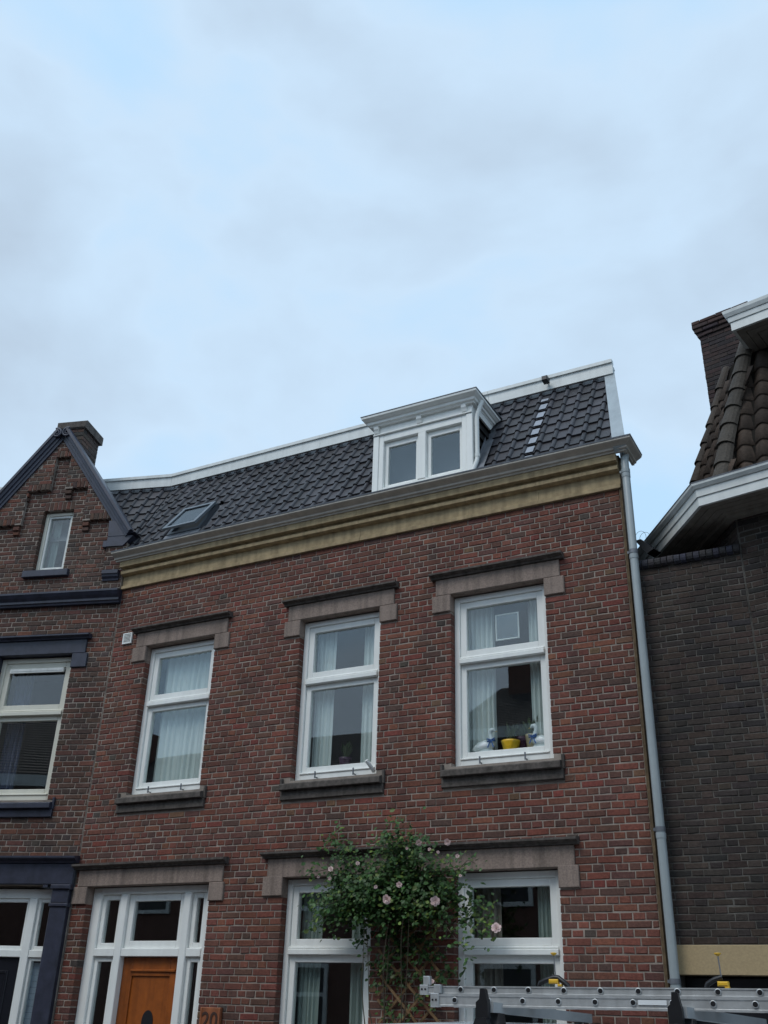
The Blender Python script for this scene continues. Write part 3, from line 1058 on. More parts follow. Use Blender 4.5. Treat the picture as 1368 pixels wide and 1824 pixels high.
cor = MB().extr(CP, cpath, 4).build('dormer_cornice', WHITE, dormer)
MB().add([(DX0 - 0.115, DY - 0.15, 8.0), (DX1 + 0.115, DY - 0.15, 8.0), (DX1 + 0.115, 0.65, 8.03), (DX0 - 0.115, 0.65, 8.03),
          (DX0 - 0.115, DY - 0.15, 8.008), (DX1 + 0.115, DY - 0.15, 8.008), (DX1 + 0.115, 0.65, 8.038), (DX0 - 0.115, 0.65, 8.038)],
         [(0, 1, 2, 3), (4, 5, 6, 7), (0, 1, 5, 4), (1, 2, 6, 5), (3, 0, 4, 7)]).build('dormer_roof', LEAD, cor)
for xc in (-4.90, -4.337, -3.765):
    MB().extr([(0.0, 7.80), (0.02, 7.80), (0.03, 7.83), (0.042, 7.85), (0.045, 7.882), (0.0, 7.882)],
              lambda i, o, z: (xc + (-0.03, 0.03)[i], DY - 0.007 - o, z), 2).cbox(xc - 0.036, xc + 0.036, DY - 0.052, DY - 0.01, 7.8825, 7.8845, 0.001).build('corbel', WHITE, dormer)
# cheeks: dark slates in rows
ch = MB()
for X, s in ((DX0 + 0.02, -1), (DX1 - 0.02, 1)):
    ch.add([(X, DY + 0.1, 6.9), (X, 0.0, 6.9), (X, 0.62, 8.0), (X, DY + 0.1, 8.0)], [(0, 1, 2, 3)])
ch.build('dormer_cheek', LEAD, dormer)
for r in range(8):
    z = 6.95 + r * 0.12
    yb = -0.1 + (z - 6.85) / 1.632 + 0.08
    MB().add([(DX1 - 0.018, DY + 0.121, z), (DX1 - 0.018, yb, z), (DX1 - 0.012, DY + 0.121, z + 0.13), (DX1 - 0.012, yb + 0.05, z + 0.13),
              (DX1 + 0.012, DY + 0.121, z), (DX1 + 0.012, yb, z)], [(4, 5, 3, 2), (0, 1, 5, 4), (1, 3, 5)]).build('cheek_slate', TILE, dormer)
# white side moulding under the right return, and its downspout
MB().add([(DX1 + 0.004, DY + 0.12, 7.80), (DX1 + 0.004, 0.42, 7.80), (DX1 + 0.004, 0.50, 7.884), (DX1 + 0.004, DY + 0.12, 7.884),
          (DX1 + 0.03, DY + 0.12, 7.80), (DX1 + 0.03, 0.42, 7.80), (DX1 + 0.03, 0.50, 7.884), (DX1 + 0.03, DY + 0.12, 7.884)],
         [(4, 5, 6, 7), (0, 1, 5, 4), (1, 2, 6, 5)]).build('dormer_side_trim', WHITE, dormer)
MB().tube([(DX1 + 0.10, 0.0, 7.93), (DX1 + 0.085, -0.02, 7.86), (DX1 + 0.045, -0.02, 7.74), (DX1 + 0.04, -0.02, 7.68), (DX1 + 0.04, -0.02, 7.20), (DX1 + 0.035, -0.03, 7.14), (DX1 + 0.0, -0.10, 6.95)], 0.026, 10).build('dormer_downspout', WHITE_W, dormer)
MB().tube([(DX1 + 0.04, -0.02, 7.19), (DX1 + 0.04, -0.02, 7.235)], 0.031, 10).build('pipe_socket', WHITE_W, dormer)
# lead valley along the right cheek
v0, v1 = roof_pt(DX1 + 0.02, 0.02, 0.05), roof_pt(DX1 + 0.02, 0.82, 0.05)
MB().add([v0, v0 + Vector((0.10, 0, 0)), v1 + Vector((0.10, 0, 0)), v1, v0 + Vector((0, -0.0, 0.05)), v1 + Vector((0, 0, 0.06))], [(0, 1, 2, 3), (0, 3, 5, 4)]).build('lead_valley', LEAD, dormer)

# ---- roof window, tilted open
sk = MB()
sx0, sx1, su0, su1 = -8.03, -7.50, 0.27, 0.87
for a, b, c_, d_ in ((sx0, sx0 + 0.05, su0, su1), (sx1 - 0.05, sx1, su0, su1), (sx0 + 0.0505, sx1 - 0.0505, su0, su0 + 0.05), (sx0 + 0.0505, sx1 - 0.0505, su1 - 0.06, su1)):
    sk.box(a, b, c_, d_, 0.0, 0.06)
MS = Matrix.Translation(roof_pt(0, 0)) @ Matrix.Rotation(ROOF_A, 4, 'X')
sk.v = [tuple(MS @ Vector(q)) for q in sk.v]
sky_l = sk.build('skylight', mat('dark_grey_frame', (0.05, 0.055, 0.065), 0.4, var=0.15), house)
MH = MS @ Matrix.Translation((0, su1 - 0.02, 0.066)) @ Matrix.Rotation(rad(-7), 4, 'X')
sa = MB()
for a, b, c_, d_ in ((sx0 + 0.0, sx0 + 0.05, -0.60, 0.0), (sx1 - 0.05, sx1, -0.60, 0.0), (sx0 + 0.0505, sx1 - 0.0505, -0.60, -0.555), (sx0 + 0.0505, sx1 - 0.0505, -0.05, 0.0)):
    sa.box(a, b, c_, d_, 0.0, 0.032)
sa.v = [tuple(MH @ Vector(q)) for q in sa.v]
sa.build('skylight_sash', mat('grey_blue_metal', (0.13, 0.15, 0.17), 0.4, metal=0.2, var=0.15), sky_l)
pn = MB().box(sx0 + 0.045, sx1 - 0.045, -0.56, -0.045, 0.012, 0.018)
pn.v = [tuple(MH @ Vector(q)) for q in pn.v]
pn.build('pane', DGLASS, sky_l)
ap = MB().box(sx0 - 0.02, sx1 + 0.02, su0 - 0.16, su0 - 0.001, 0.02, 0.05)
ap.v = [tuple(MS @ Vector(q)) for q in ap.v]
ap.build('skylight_apron', LEAD, sky_l)
bk_ = MB().box(sx0 + 0.05, sx1 - 0.05, su0 + 0.05, su1 - 0.06, 0.004, 0.01)  # flat dark sheet added so the glass looks dark, no real well
bk_.v = [tuple(MS @ Vector(q)) for q in bk_.v]
bk_.build('skylight_dark_sheet', DARKIN, sky_l)

# ================================================================== LEFT NEIGHBOUR (navy trim, gable)
LA = rad(16.5)
lroot = thing('brick_house', 'brown brick gabled house with navy painted stone trim on the left', 'house', (-8.665, 0, 0), LA)
LF = Matrix.Translation((-8.665, 0, 0)) @ Matrix.Rotation(LA, 4, 'Z')
GX, GA, GS = -1.245, 8.975, 1.385       # gable centre, apex height, slope
lx0 = -2.62
rl_ = random.Random(11)
lop = [(-1.56, -0.53, 3.60, 5.605), (-1.355, -0.905, 6.79, 7.70), (-2.45, -0.18, GZ, 2.83)]


def in_gable(x, z, m=0.10):
    if z < 7.35 - 0.0:
        return True
    return z < GA - GS * abs(x - GX) - m


# stepped recess in the gable: (half-width, top)
def rec_top(x):
    d = x - GX
    if -0.06 < d < 0.17:
        return 8.53
    if -0.40 < d < 0.52:
        return 8.01
    if -0.80 < d < 0.95:
        return 7.49
    return 6.0


def yrec(x, z):
    if z > 6.46 and z > rec_top(x) and x < -0.27:
        return -0.055
    if z > 6.46 and x >= -0.27:
        return -0.055
    return 0.0


soldiers = [(-0.06, 0.17, 8.53), (-0.40, -0.06, 8.01), (0.28, 0.52, 8.01), (-0.80, -0.49, 7.49), (0.63, 0.95, 7.49)]
lbl = [(-1.77, -1.56, 5.415, 5.605), (-0.53, -0.315, 5.415, 5.605), (-1.73, -0.36, 5.605, 5.79), (-1.66, -1.56, 3.6, 3.79), (-0.53, -0.43, 3.6, 3.79), (-0.18, 0.01, GZ, 3.07), (-2.62, -2.45, GZ, 3.07), (-2.45, -0.18, 2.83, 3.07)]
lbl += [(-1.355, -0.905, 7.70, 7.81)]
for a, b, z in soldiers:
    lbl.append((GX + a, GX + b, z, z + 0.105))
lzt = 9.05
lsl = slab(lx0, -0.002, GZ - 0.2, 7.34, 0.0065, 0.30, [lop[0][:2] + (3.79, 5.605), lop[1], lop[2]])
lsl.extr([(lx0 - 0.0, 7.34), (-0.002, 7.34), (-0.002, 7.36), (GX, GA - 0.05), (lx0, 7.36)], lambda i, a, b: (a, (0.0066, 0.2995)[i], b), 2) if False else None
gab = MB()
# gable triangle of mortar round its window
for xa, xb in ((lx0, -1.36), (-1.36, -0.90), (-0.90, -0.002)):
    top = lambda x: min(GA - GS * abs(x - GX) - 0.06, 9.5)
    base = 7.34 if (xa, xb) != (-1.36, -0.90) else 7.705
    xs = [xa] + ([GX] if xa < GX < xb else []) + [xb]
    lo = [(x, base) for x in xs]
    hi = [(x, max(base + 0.001, top(x))) for x in xs[::-1]]
    gab.extr(lo + hi, lambda i, a, b: (a, (0.0066, 0.2996)[i], b), 2)
lsl.v += []
k0 = len(lsl.v)
lsl.add(gab.v, gab.f)
lwall = lsl.build('wall', MORTAR, lroot)
lzb = 6.27 - 0.0654 * 99
lb_ = lay_bricks(lx0, -0.004, lzb, lzt, 0.0654, 'cross', 0.215, lop + lbl, keep=lambda x, z: z > GZ and in_gable(x, z), rng=rl_)
STEPX = [GX + q for q in (-0.80, -0.40, -0.06, 0.17, 0.52, 0.95)] + [-0.27]
split_b = []
for (xa, xb, za, zb, fa, fb) in lb_:
    cuts_ = [xa] + sorted(q for q in STEPX if xa + 0.008 < q < xb - 0.008 and za > 6.46) + [xb]
    for i in range(len(cuts_) - 1):
        split_b.append((cuts_[i], cuts_[i + 1], za, zb, fa and i == 0, fb and i == len(cuts_) - 2))
lb_ = split_b
brick_wall(lwall, lb_, PAL_LEFT, LF, 300, 0.215, 0.0654, rl_, 'left', yf=yrec)
# mortar body of the proud part, following the steps
pm = MB()
for xa, xb in ((lx0, GX - 0.80), (GX - 0.80, GX - 0.40), (GX - 0.40, GX - 0.06), (GX - 0.06, GX + 0.17), (GX + 0.17, GX + 0.52), (GX + 0.52, GX + 0.95), (GX + 0.95, -0.004)):
    xm_ = (xa + xb) / 2
    zb_ = rec_top(xm_) + 0.001 if xb < -0.2 else 6.46
    if zb_ < 6.3:
        zb_ = 6.46
    t = lambda x: GA - GS * abs(x - GX) - 0.06
    xs = [xa] + ([GX] if xa < GX < xb else []) + [xb]
    hi = [(x, max(zb_ + 0.001, t(x))) for x in xs[::-1]]
    pm.extr([(x, zb_) for x in xs] + hi, lambda i, a, b: (a, (-0.049, 0.006)[i], b), 2)
pm.build('wall_relief', MORTAR, lroot)
sd = MB()
for a, b, z in soldiers + [(-0.11, 0.34, 7.705)]:
    n_ = max(2, round((b - a) / 0.062))
    for k in range(n_):
        xa = GX + a + (b - a) * k / n_
        xb = GX + a + (b - a) * (k + 1) / n_
        brick_geo(sd, xa + 0.004, xb - 0.004, z + 0.001, z + (0.10 if z != 7.705 else 0.128), pick(PAL_LEFT, rl_), rl_, yf=(-0.058 if z != 7.705 else 0.0), deep=True, depth=0.06)
    # little corbel brick at the foot of the step
for xk, z in ((GX - 0.42, 7.93), (GX + 0.225, 7.93), (GX + 0.575, 7.41), (GX - 0.46, 7.41)):
    for q in range(2):
        brick_geo(sd, xk - 0.045, xk + 0.045, z - q * 0.0654, z + 0.056 - q * 0.0654, pick(PAL_LEFT, rl_), rl_, yf=-0.05 + q * 0.02, deep=True, depth=0.06)
sdo = sd.build('soldier_course', BRICK, lwall)
sdo['kind'] = 'stuff'
# gable window
gw = ring(MB(), -1.352, -0.908, 6.80, 7.695, 0.045, 0.07, 0.16)
gwo = gw.build('window', CREAM, lroot)
ring(MB(), -1.306, -0.954, 6.846, 7.649, 0.03, 0.085, 0.14).build('sash', WHITE_W, gwo)
pane(-1.28, -0.98, 6.872, 7.622, 0.112, gwo)
MB().cbox(-1.46, -0.80, -0.06, 0.10, 6.69, 6.785, 0.006).build('window_sill', NAVY, lroot)
# upper window, its lintel and sill
window(lroot, -1.56, -0.53, 3.80, 5.592, 4.84, CREAM)
MB().box(-1.42, -0.67, 0.075, 0.106, 5.40, 5.455).box(-1.40, -0.69, 0.07, 0.0745, 5.42, 5.436).build('vent_strip', WHITE_W, lroot)
lintel(lroot, -1.56, -0.53, 5.605, NAVY, NAVY)
sill(lroot, -1.56, -0.53, 3.79, NAVY)
# string course and its stub on the proud corner pier
SP = [(0.02, 6.262), (-0.05, 6.262), (-0.055, 6.285), (-0.075, 6.295), (-0.075, 6.325), (-0.11, 6.36), (-0.135, 6.395), (-0.14, 6.40), (-0.14, 6.425), (0.02, 6.46)]
MB().profx(SP, lx0, 0.01).build('string_course', NAVY, lroot)
MB().profx([(0.02, 6.565), (-0.07, 6.565), (-0.075, 6.59), (-0.10, 6.615), (-0.105, 6.64), (-0.12, 6.65), (-0.12, 6.70), (0.02, 6.715)], -0.265, -0.04).build('string_course', NAVY, lroot)
# ground floor: pilasters, entablature
for a in (-0.222, -2.62):
    p = MB()
    p.cbox(a, a + 0.205, -0.075, 0.1, GZ, 2.60, 0.01)
    p.cbox(a - 0.012, a + 0.217, -0.09, 0.1, 2.601, 2.64, 0.008)
    p.cbox(a, a + 0.205, -0.075, 0.1, 2.641, 2.78, 0.008)
    p.cbox(a - 0.02, a + 0.225, -0.10, 0.1, 2.781, 2.835, 0.012)
    p.build('pilaster', NAVY, lroot)
en = MB().cbox(-2.62, -0.005, -0.06, 0.1, 2.836, 3.065, 0.008)
en.cbox(-0.36, -0.30, -0.055, 0.1, 2.80, 2.8355, 0.004)
eno = en.build('lintel', NAVY, lroot)
MB().profx([(0.03, 3.066), (-0.075, 3.066), (-0.08, 3.085), (-0.13, 3.105), (-0.14, 3.115), (-0.14, 3.135), (0.03, 3.155)], -2.64, 0.02).build('lintel_cap', NAVY, eno)
lf = MB()
lf.cbox(-2.44, -0.185, 0.10, 0.2, 2.70, 2.80, 0.005)
for a, b in ((-0.57, -0.475), (-1.65, -1.55), (-0.235, -0.186), (-2.44, -2.38)):
    lf.cbox(a, b, 0.09, 0.2, GZ, 2.6995, 0.005)
for a, b in ((-0.4745, -0.2355), (-1.5495, -0.5705), (-2.3795, -1.6505)):
    lf.cbox(a, b, 0.095, 0.2, 2.085, 2.16, 0.005)
lfo = lf.build('door_frame', WHITE, lroot)
for a, b in ((-0.4745, -0.2355), (-1.5495, -0.5705), (-2.3795, -1.6505)):
    ring(MB(), a, b, 2.1605, 2.6995, 0.04, 0.12, 0.18).build('sash', WHITE, lfo)
    pane(a + 0.037, b - 0.037, 2.198, 2.662, 0.15, lfo)
for a, b in ((-0.4745, -0.2355), (-2.3795, -1.6505)):
    ring(MB(), a, b, 0.2, 2.0845, 0.035, 0.12, 0.18).build('sash', WHITE, lfo)
    pane(a + 0.032, b - 0.032, 0.24, 2.052, 0.15, lfo)
ldoor = MB().cbox(-1.549, -0.571, 0.13, 0.18, GZ + 0.02, 2.084, 0.004).build('door', mat('black_door_paint', (0.01, 0.011, 0.016), 0.3, var=0.1), lroot)
ring(MB(), -1.42, -0.70, 1.0, 1.95, 0.03, 0.118, 0.1295).build('door_moulding', MATS['black_door_paint'], ldoor)
# interior shell
s2 = MB()
s2.box(lx0, -0.2, 0.31, 5.0, 3.2, 3.35).box(lx0, -0.2, 0.31, 5.0, 6.1, 6.25).box(lx0, -0.2, 2.6, 2.7, GZ, 9.0)
s2.box(lx0 - 0.1, lx0 - 0.01, 0.0, 5.0, GZ, 7.3)
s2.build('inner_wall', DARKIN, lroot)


# gable coping: moulded front, flat back board
def coping(sign):
    d = Vector((sign * 1.0, 0, -GS)).normalized()            # down the slope
    nrm = Vector((sign * GS, 0, 1.0)).normalized()           # outward
    ap_ = Vector((GX + sign * 0.06, 0, GA - 0.03))
    ln = 2.10
    base = lambda s: ap_ + d * s
    pf = [(0.02, -0.13), (-0.075, -0.13), (-0.08, -0.095), (-0.095, -0.09), (-0.10, -0.055), (-0.12, -0.05), (-0.13, -0.015), (-0.15, -0.008), (-0.15, 0.028), (-0.13, 0.036), (0.02, 0.036), (0.03, 0.025), (0.03, -0.13)]
    c = MB().extr(pf, lambda i, y, h: base((0.0, ln)[i]) + nrm * (h - 0.0) + Vector((0, y, 0)), 2)
    o = c.build('gable_coping', NAVY, lroot)
    b = MB().extr([(0.11, -0.16), (0.11, -0.02), (0.125, -0.008), (0.43, -0.008), (0.45, -0.02), (0.45, -0.16)], lambda i, y, h: base((0.02, ln + 0.02)[i]) + nrm * h + Vector((0, y, 0)), 2)
    b.build('coping_board', NAVY, o)
    f = MB().extr([(0.0, -0.14), (0.0, -0.05), (0.44, -0.05), (0.44, -0.14)], lambda i, y, h: base((0.01, ln)[i]) + nrm * h + Vector((0, y, 0)), 2)
    f.build('coping_core', NAVY, o)
    # scroll at the apex
    s = MB()
    cpt = ap_ + Vector((sign * 0.018, 0, -0.055))
    pts = []
    for k in range(26):
        a = k * 0.42
        rr_ = 0.074 * (1 - k / 34)
        pts.append(cpt + Vector((sign * rr_ * math.cos(a + 1.2), -0.135, rr_ * math.sin(a + 1.2))))
    s.tube(pts, [0.020 - 0.0004 * k for k in range(26)], 6)
    s.lathe([(0.062, 0.0), (0.062, 0.05)], (0, 0, 0), 16, M=Matrix.Translation(cpt + Vector((0, -0.10, 0))) @ Matrix.Rotation(rad(90), 4, 'X') @ Matrix.Translation((0, 0, -0.03)))
    s.build('scroll', NAVY, o)
    return o


coping(1)
coping(-1)
# kneelers at the feet of the gable
kn = MB()
kn.extr([(-0.30, 7.49), (-0.285, 7.255), (-0.045, 7.255), (0.10, 7.30), (-0.06, 7.46)], lambda i, a, b: (a, (-0.085, 0.44)[i], b), 2)
kn.extr([(-0.285, 7.254), (-0.285, 7.11), (-0.05, 7.11), (0.08, 7.254)], lambda i, a, b: (a, (-0.08, 0.44)[i], b), 2)
kn.cbox(-0.345, -0.286, -0.075, 0.0, 7.105, 7.20, 0.004)
kn.v = [(x, y, z - 0.05) for x, y, z in kn.v]
kn.build('kneeler', NAVY, lroot)
kn2 = MB()
kn2.extr([(2 * GX + 0.30, 7.49), (2 * GX + 0.285, 7.11), (2 * GX + 0.0, 7.11), (2 * GX - 0.10, 7.30), (2 * GX + 0.06, 7.46)], lambda i, a, b: (a, (-0.085, 0.29)[i], b), 2)
kn2.build('kneeler', NAVY, lroot)
# chimney block behind the apex
cb = MB()
crn = random.Random(5)
ccx0, ccx1, cy0, cy1 = GX - 0.165, GX + 0.235, 0.035, 0.50
cbm = MB().box(ccx0 + 0.006, ccx1 - 0.006, cy0 + 0.006, cy1 - 0.006, 8.2, 9.12)
chim = cbm.build('chimney', MORTAR_D, lroot)
PAL_CH = [(2, (0.075, 0.055, 0.045)), (1, (0.05, 0.042, 0.038)), (1, (0.10, 0.06, 0.045))]
for r in range(12):
    z = 8.40 + r * 0.0654
    for face in (0, 1):
        M = Matrix.Identity(4) if face == 0 else Matrix.Translation((ccx1, cy0, 0)) @ Matrix.Rotation(rad(90), 4, 'Z')
        a, b = (ccx0, ccx1) if face == 0 else (0.0, cy1 - cy0)
        x = a - (0.1 if r % 2 else 0.0)
        while x < b:
            xa, xb = max(a, x), min(b, x + 0.2)
            if xb - xa > 0.03:
                brick_geo(cb, xa + 0.003, xb - 0.003, z, z + 0.057, pick(PAL_CH, crn), crn, yf=(cy0 if face == 0 else 0.0), M=M)
            x += 0.2
cbo = cb.build('brickwork', BRICK, chim)
cbo['kind'] = 'stuff'
cap = MB().cbox(ccx0 - 0.035, ccx1 + 0.035, cy0 - 0.03, cy1 + 0.035, 9.04, 9.17, 0.02).build('chimney_cap', STONE_D, chim)
# its own mansard roof behind the gable
lr = MB()
lr.add([roof_pt(0.0, -0.02), roof_pt(0.02, -0.02), roof_pt(0.16, 1.9), roof_pt(0.0, 1.9)], [(0, 1, 2, 3)])
lr.add([roof_pt(-2.7, 0.55), roof_pt(0.0, 0.55), roof_pt(0.0, 1.9), roof_pt(-2.7, 1.9)], [(0, 1, 2, 3)])
lr.add([roof_pt(-2.7, 1.9), roof_pt(0.16, 1.9), (0.6, 5.0, 8.45), (-2.7, 5.0, 8.45)], [(0, 1, 2, 3)])
lroof = lr.build('roof', LEAD, lroot)
mit2 = Vector((0.145, 1.0, 0)).normalized()
MN2 = Vector((mit2.y, -mit2.x, 0))
lay_tiles(lroof, -0.835, 0.5, 0.085, 9, lambda x, u: x < 0.0 and u < 0.5, [(Vector((-0.015, 0, 0)), MN2), (roof_pt(0, 1.83), UP)], random.Random(4))
trim(lroof, -2.7, 0.105, 8.39)
# roof slopes of the cross gable running back from the coping
MB().add([(GX, 0.43, GA - 0.16), (GX, 2.6, GA - 0.16), (GX - 1.3, 2.6, GA - 0.16 - 1.3 * GS), (GX - 1.3, 0.43, GA - 0.16 - 1.3 * GS), (GX + 1.3, 2.6, GA - 0.16 - 1.3 * GS), (GX + 1.3, 0.43, GA - 0.16 - 1.3 * GS)],
         [(0, 1, 2, 3), (0, 5, 4, 1)]).build('gable_roof', LEAD, lroot)

# ================================================================== DARK BRICK WING ON THE RIGHT
groot = thing('garage_wing', 'dark brick wing with round brick coping and tan lintel beside the downpipe', 'garage', (-2.01, 0.05, 0))
GF = Matrix.Translation((-2.01, 0.05, 0))
gw_ = 0.975
rg_ = random.Random(21)
gop = [(0.02, gw_ - 0.02, GZ, 2.205)]
gwall = slab(0, gw_, GZ - 0.2, 5.56, 0.0055, 0.25, [(0.02, gw_ - 0.02, GZ, 1.98)]).build('wall', MORTAR_D, groot)
gb = lay_bricks(0.002, gw_ - 0.002, 2.207 - 0.0574 * 42, 5.545, 0.0574, 'flemish', 0.205, [(0.0, gw_, GZ - 0.3, 2.205)], keep=lambda x, z: z > GZ, joint=0.0075, rng=rg_)
brick_wall(gwall, gb, PAL_DARK, GF, 300, 0.205, 0.0574, rg_, 'dark', joint=0.0075)
MB().cbox(0.004, gw_ - 0.004, -0.012, 0.2, 1.982, 2.203, 0.004).build('lintel', CONC, groot)
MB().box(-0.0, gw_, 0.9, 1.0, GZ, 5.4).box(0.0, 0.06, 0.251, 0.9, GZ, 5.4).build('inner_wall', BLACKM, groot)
gdoor = MB().cbox(0.03, gw_ - 0.03, 0.20, 0.24, GZ, 1.97, 0.004).build('garage_door', MATS['black_door_paint'], groot)
# rounded brick-on-edge coping
nb_ = 16
PAL_COP = [(2, (0.036, 0.036, 0.05)), (1, (0.05, 0.045, 0.05)), (1, (0.03, 0.028, 0.03))]
MB().extr([(-0.025 + 0.0, 5.555), (-0.04, 5.60), (0.0, 5.628), (0.12, 5.635), (0.25, 5.6), (0.25, 5.555)], lambda i, a, b: ((0.012, gw_ - 0.01)[i], a + 0.012, b - 0.008), 2).build('coping_bed', MORTAR_D, groot)
for k in range(nb_):
    xa = k * gw_ / nb_ + 0.004
    xb = (k + 1) * gw_ / nb_ - 0.004
    c = pick(PAL_COP, rg_)
    j = rg_.uniform(-0.004, 0.004)
    MB().extr([(-0.022, 5.545), (-0.045, 5.562), (-0.052, 5.585), (-0.048, 5.61), (-0.03, 5.632), (0.0, 5.645), (0.25, 5.62), (0.25, 5.545)],
              lambda i, a, b: ((xa, xb)[i], a + j, b + j), 2, tint=c).build('coping_brick', BRICK, groot)

# ================================================================== RIGHT HOUSE (overhanging eaves, old tiles)
RA = rad(-11)
C0 = Vector((-1.036, 0.06, 0))
rroot = thing('eaves_house', 'dark brick house with wide white eaves and old clay tiles at far right', 'house', (C0.x, C0.y, 0), RA)
RF = Matrix.Translation(C0) @ Matrix.Rotation(RA, 4, 'Z')
RFI = RF.inverted()


def rl(x, y, z):
    return RFI @ Vector((x, y, z))


# local frame: x right along front, y back. chamfered corner runs back-left at 45 degrees
ZS = 5.94
S45 = math.sqrt(0.5)
rr2 = random.Random(31)
rwall = MB().box(0.004, 3.0, 0.0055, 0.25, GZ - 0.2, ZS + 0.02).build('wall', MORTAR_D, rroot)
rb = lay_bricks(0.006, 3.0, 2.207 - 0.0574 * 42, ZS, 0.0574, 'flemish', 0.205, [], keep=lambda x, z: z > GZ, joint=0.0075, rng=rr2)
brick_wall(rwall, rb, PAL_DARK, RF, 300, 0.205, 0.0574, rr2, 'dark', joint=0.0075)
MC = Matrix.Rotation(rad(-45), 4, 'Z')          # chamfer wall: along -x,+y
cwm = MB().box(-2.2, 0.0, 0.0, 0.2, GZ, ZS + 0.02, M=MC)
cwo = cwm.build('chamfer_wall', MORTAR_D, rroot)
cbr = MB()
for b in lay_bricks(-2.2, -0.004, 2.207 - 0.0574 * 42, ZS, 0.0574, 'flemish', 0.205, [], keep=lambda x, z: z > 5.0, joint=0.0075, rng=rr2):
    brick_geo(cbr, *b[:4], pick(PAL_DARK, rr2), rr2, yf=-0.006, M=MC)
cbo2 = cbr.build('brickwork', BRICK, cwo)
cbo2['kind'] = 'stuff'
E0 = rl(-1.297, -0.302, 0)
dch = Vector((-S45, S45, 0))
# plan path of the eave edge offset outward by o (o=0 -> fascia face)
nf = Vector((0, -1, 0))
nc_ = Vector((-S45, -S45, 0))
mitv = (nf + nc_) / (1 + nf.dot(nc_))


def eave(i, o, z):
    base = [E0 + dch * 2.0 + nc_ * o, E0 + mitv * o, Vector((4.0, E0.y, 0)) + nf * o][i]
    return Vector((base.x, base.y, z))


fas = MB().extr([(0.0, ZS - 0.005), (0.0, ZS + 0.083), (-0.03, ZS + 0.083), (-0.03, ZS - 0.005)], eave, 3).build('fascia', WHITE_W, rroot)
MB().extr([(0.012, ZS + 0.086), (0.016, ZS + 0.16), (-0.03, ZS + 0.16), (-0.03, ZS + 0.086)], eave, 3).build('fascia_board', WHITE_W, fas)
MB().extr([(0.03, ZS + 0.163), (0.055, ZS + 0.19), (0.06, ZS + 0.215), (0.045, ZS + 0.215), (-0.03, ZS + 0.19), (-0.03, ZS + 0.163)], eave, 3).build('gutter', WHITE_W, fas)
MB().extr([(0.062, ZS + 0.212), (0.064, ZS + 0.222), (0.04, ZS + 0.222), (0.04, ZS + 0.2165)], eave, 3).build('gutter_rim', LEAD, fas)
# soffit boards, following the corner
so = MB()
wdt = 0.50
nbd = 6
for k in range(nbd):
    o0, o1 = -0.031 - k * wdt / nbd, -0.031 - (k + 1) * wdt / nbd + 0.006
    MB().extr([(o0, ZS), (o0, ZS + 0.015), (o1, ZS + 0.015), (o1, ZS)], eave, 3).build('soffit_board', SOFFIT, fas)
MB().extr([(-0.03, ZS + 0.018), (-0.03, ZS + 0.025), (-0.6, ZS + 0.025), (-0.6, ZS + 0.018)], eave, 3).build('soffit_deck', SOFFIT, fas)
MB().extr([(-0.33, ZS - 0.04), (-0.33, ZS - 0.001), (-0.42, ZS - 0.001), (-0.42, ZS - 0.04)], eave, 3).build('soffit_trim', SOFFIT, fas)
# gutter floor and steep roof faces; profile: inset p behind the fascia line -> height
RP = [(0.30, 6.17), (0.37, 6.36), (0.43, 6.53), (0.485, 6.74), (0.59, 7.04), (0.71, 7.354), (0.835, 7.68), (0.94, 8.01), (1.02, 8.25)]


def rh(p):
    for (a, za), (b, zb) in zip(RP, RP[1:]):
        if p <= b:
            return za + (zb - za) * (p - a) / (b - a)
    return RP[-1][1]


rfm = MB()


def rpt(i, p, z, h=0.0):
    o = -(p - h)
    base = [E0 + dch * 0.95 + nc_ * o, E0 + mitv * o, Vector((3.2, E0.y, 0)) + nf * o][i]
    return Vector((base.x, base.y, z))


vs, fs = [], []
for i in range(3):
    for p, z in RP:
        vs.append(rpt(i, p, z))
K = len(RP)
for i in range(2):
    for j in range(K - 1):
        fs.append((i * K + j, (i + 1) * K + j, (i + 1) * K + j + 1, i * K + j + 1))
rfm.add(vs, fs)
rfm.add([rpt(0, p, z) for p, z in RP] + [rpt(0, p, z) + Vector((0.8, 0.8, 0)) for p, z in RP], [(j, j + 1, K + j + 1, K + j) for j in range(K - 1)])
rfm.extr([(-0.02, ZS + 0.2), (-0.45, ZS + 0.2)], eave, 3, close=False)
rroof = rfm.build('roof', mat('dark_roof_deck', (0.02, 0.018, 0.016), 1.0, spec=0.0), rroot)
# pan tiles on the two faces: length along the profile
seg = [0.0]
for (a, za), (b, zb) in zip(RP, RP[1:]):
    seg.append(seg[-1] + math.hypot(b - a, zb - za))


def along(s):
    for k in range(len(seg) - 1):
        if s <= seg[k + 1]:
            t = (s - seg[k]) / (seg[k + 1] - seg[k])
            return RP[k][0] + (RP[k + 1][0] - RP[k][0]) * t, RP[k][1] + (RP[k + 1][1] - RP[k][1]) * t
    return RP[-1]


def pan_mesh(w, l, tint):
    """S-shaped clay pan tile"""
    n = 10
    pr = []
    for k in range(n + 1):
        t = k / n
        pr.append((-w / 2 + w * 1.17 * t, 0.028 * math.sin(2 * math.pi * (t - 0.12)) - 0.006 * t))
    mb = MB()
    vs = [(x, 0.0, z) for x, z in pr] + [(x, l, z) for x, z in pr] + [(x, 0.0, z - 0.02) for x, z in pr]
    m_ = n + 1
    fs = [(i, i + 1, m_ + i + 1, m_ + i) for i in range(n)] + [(i, 2 * m_ + i, 2 * m_ + i + 1, i + 1) for i in range(n)]
    mb.add(vs, fs, tint, True)
    return mb.mesh('pan_tile', OLDTILE, fix=False)


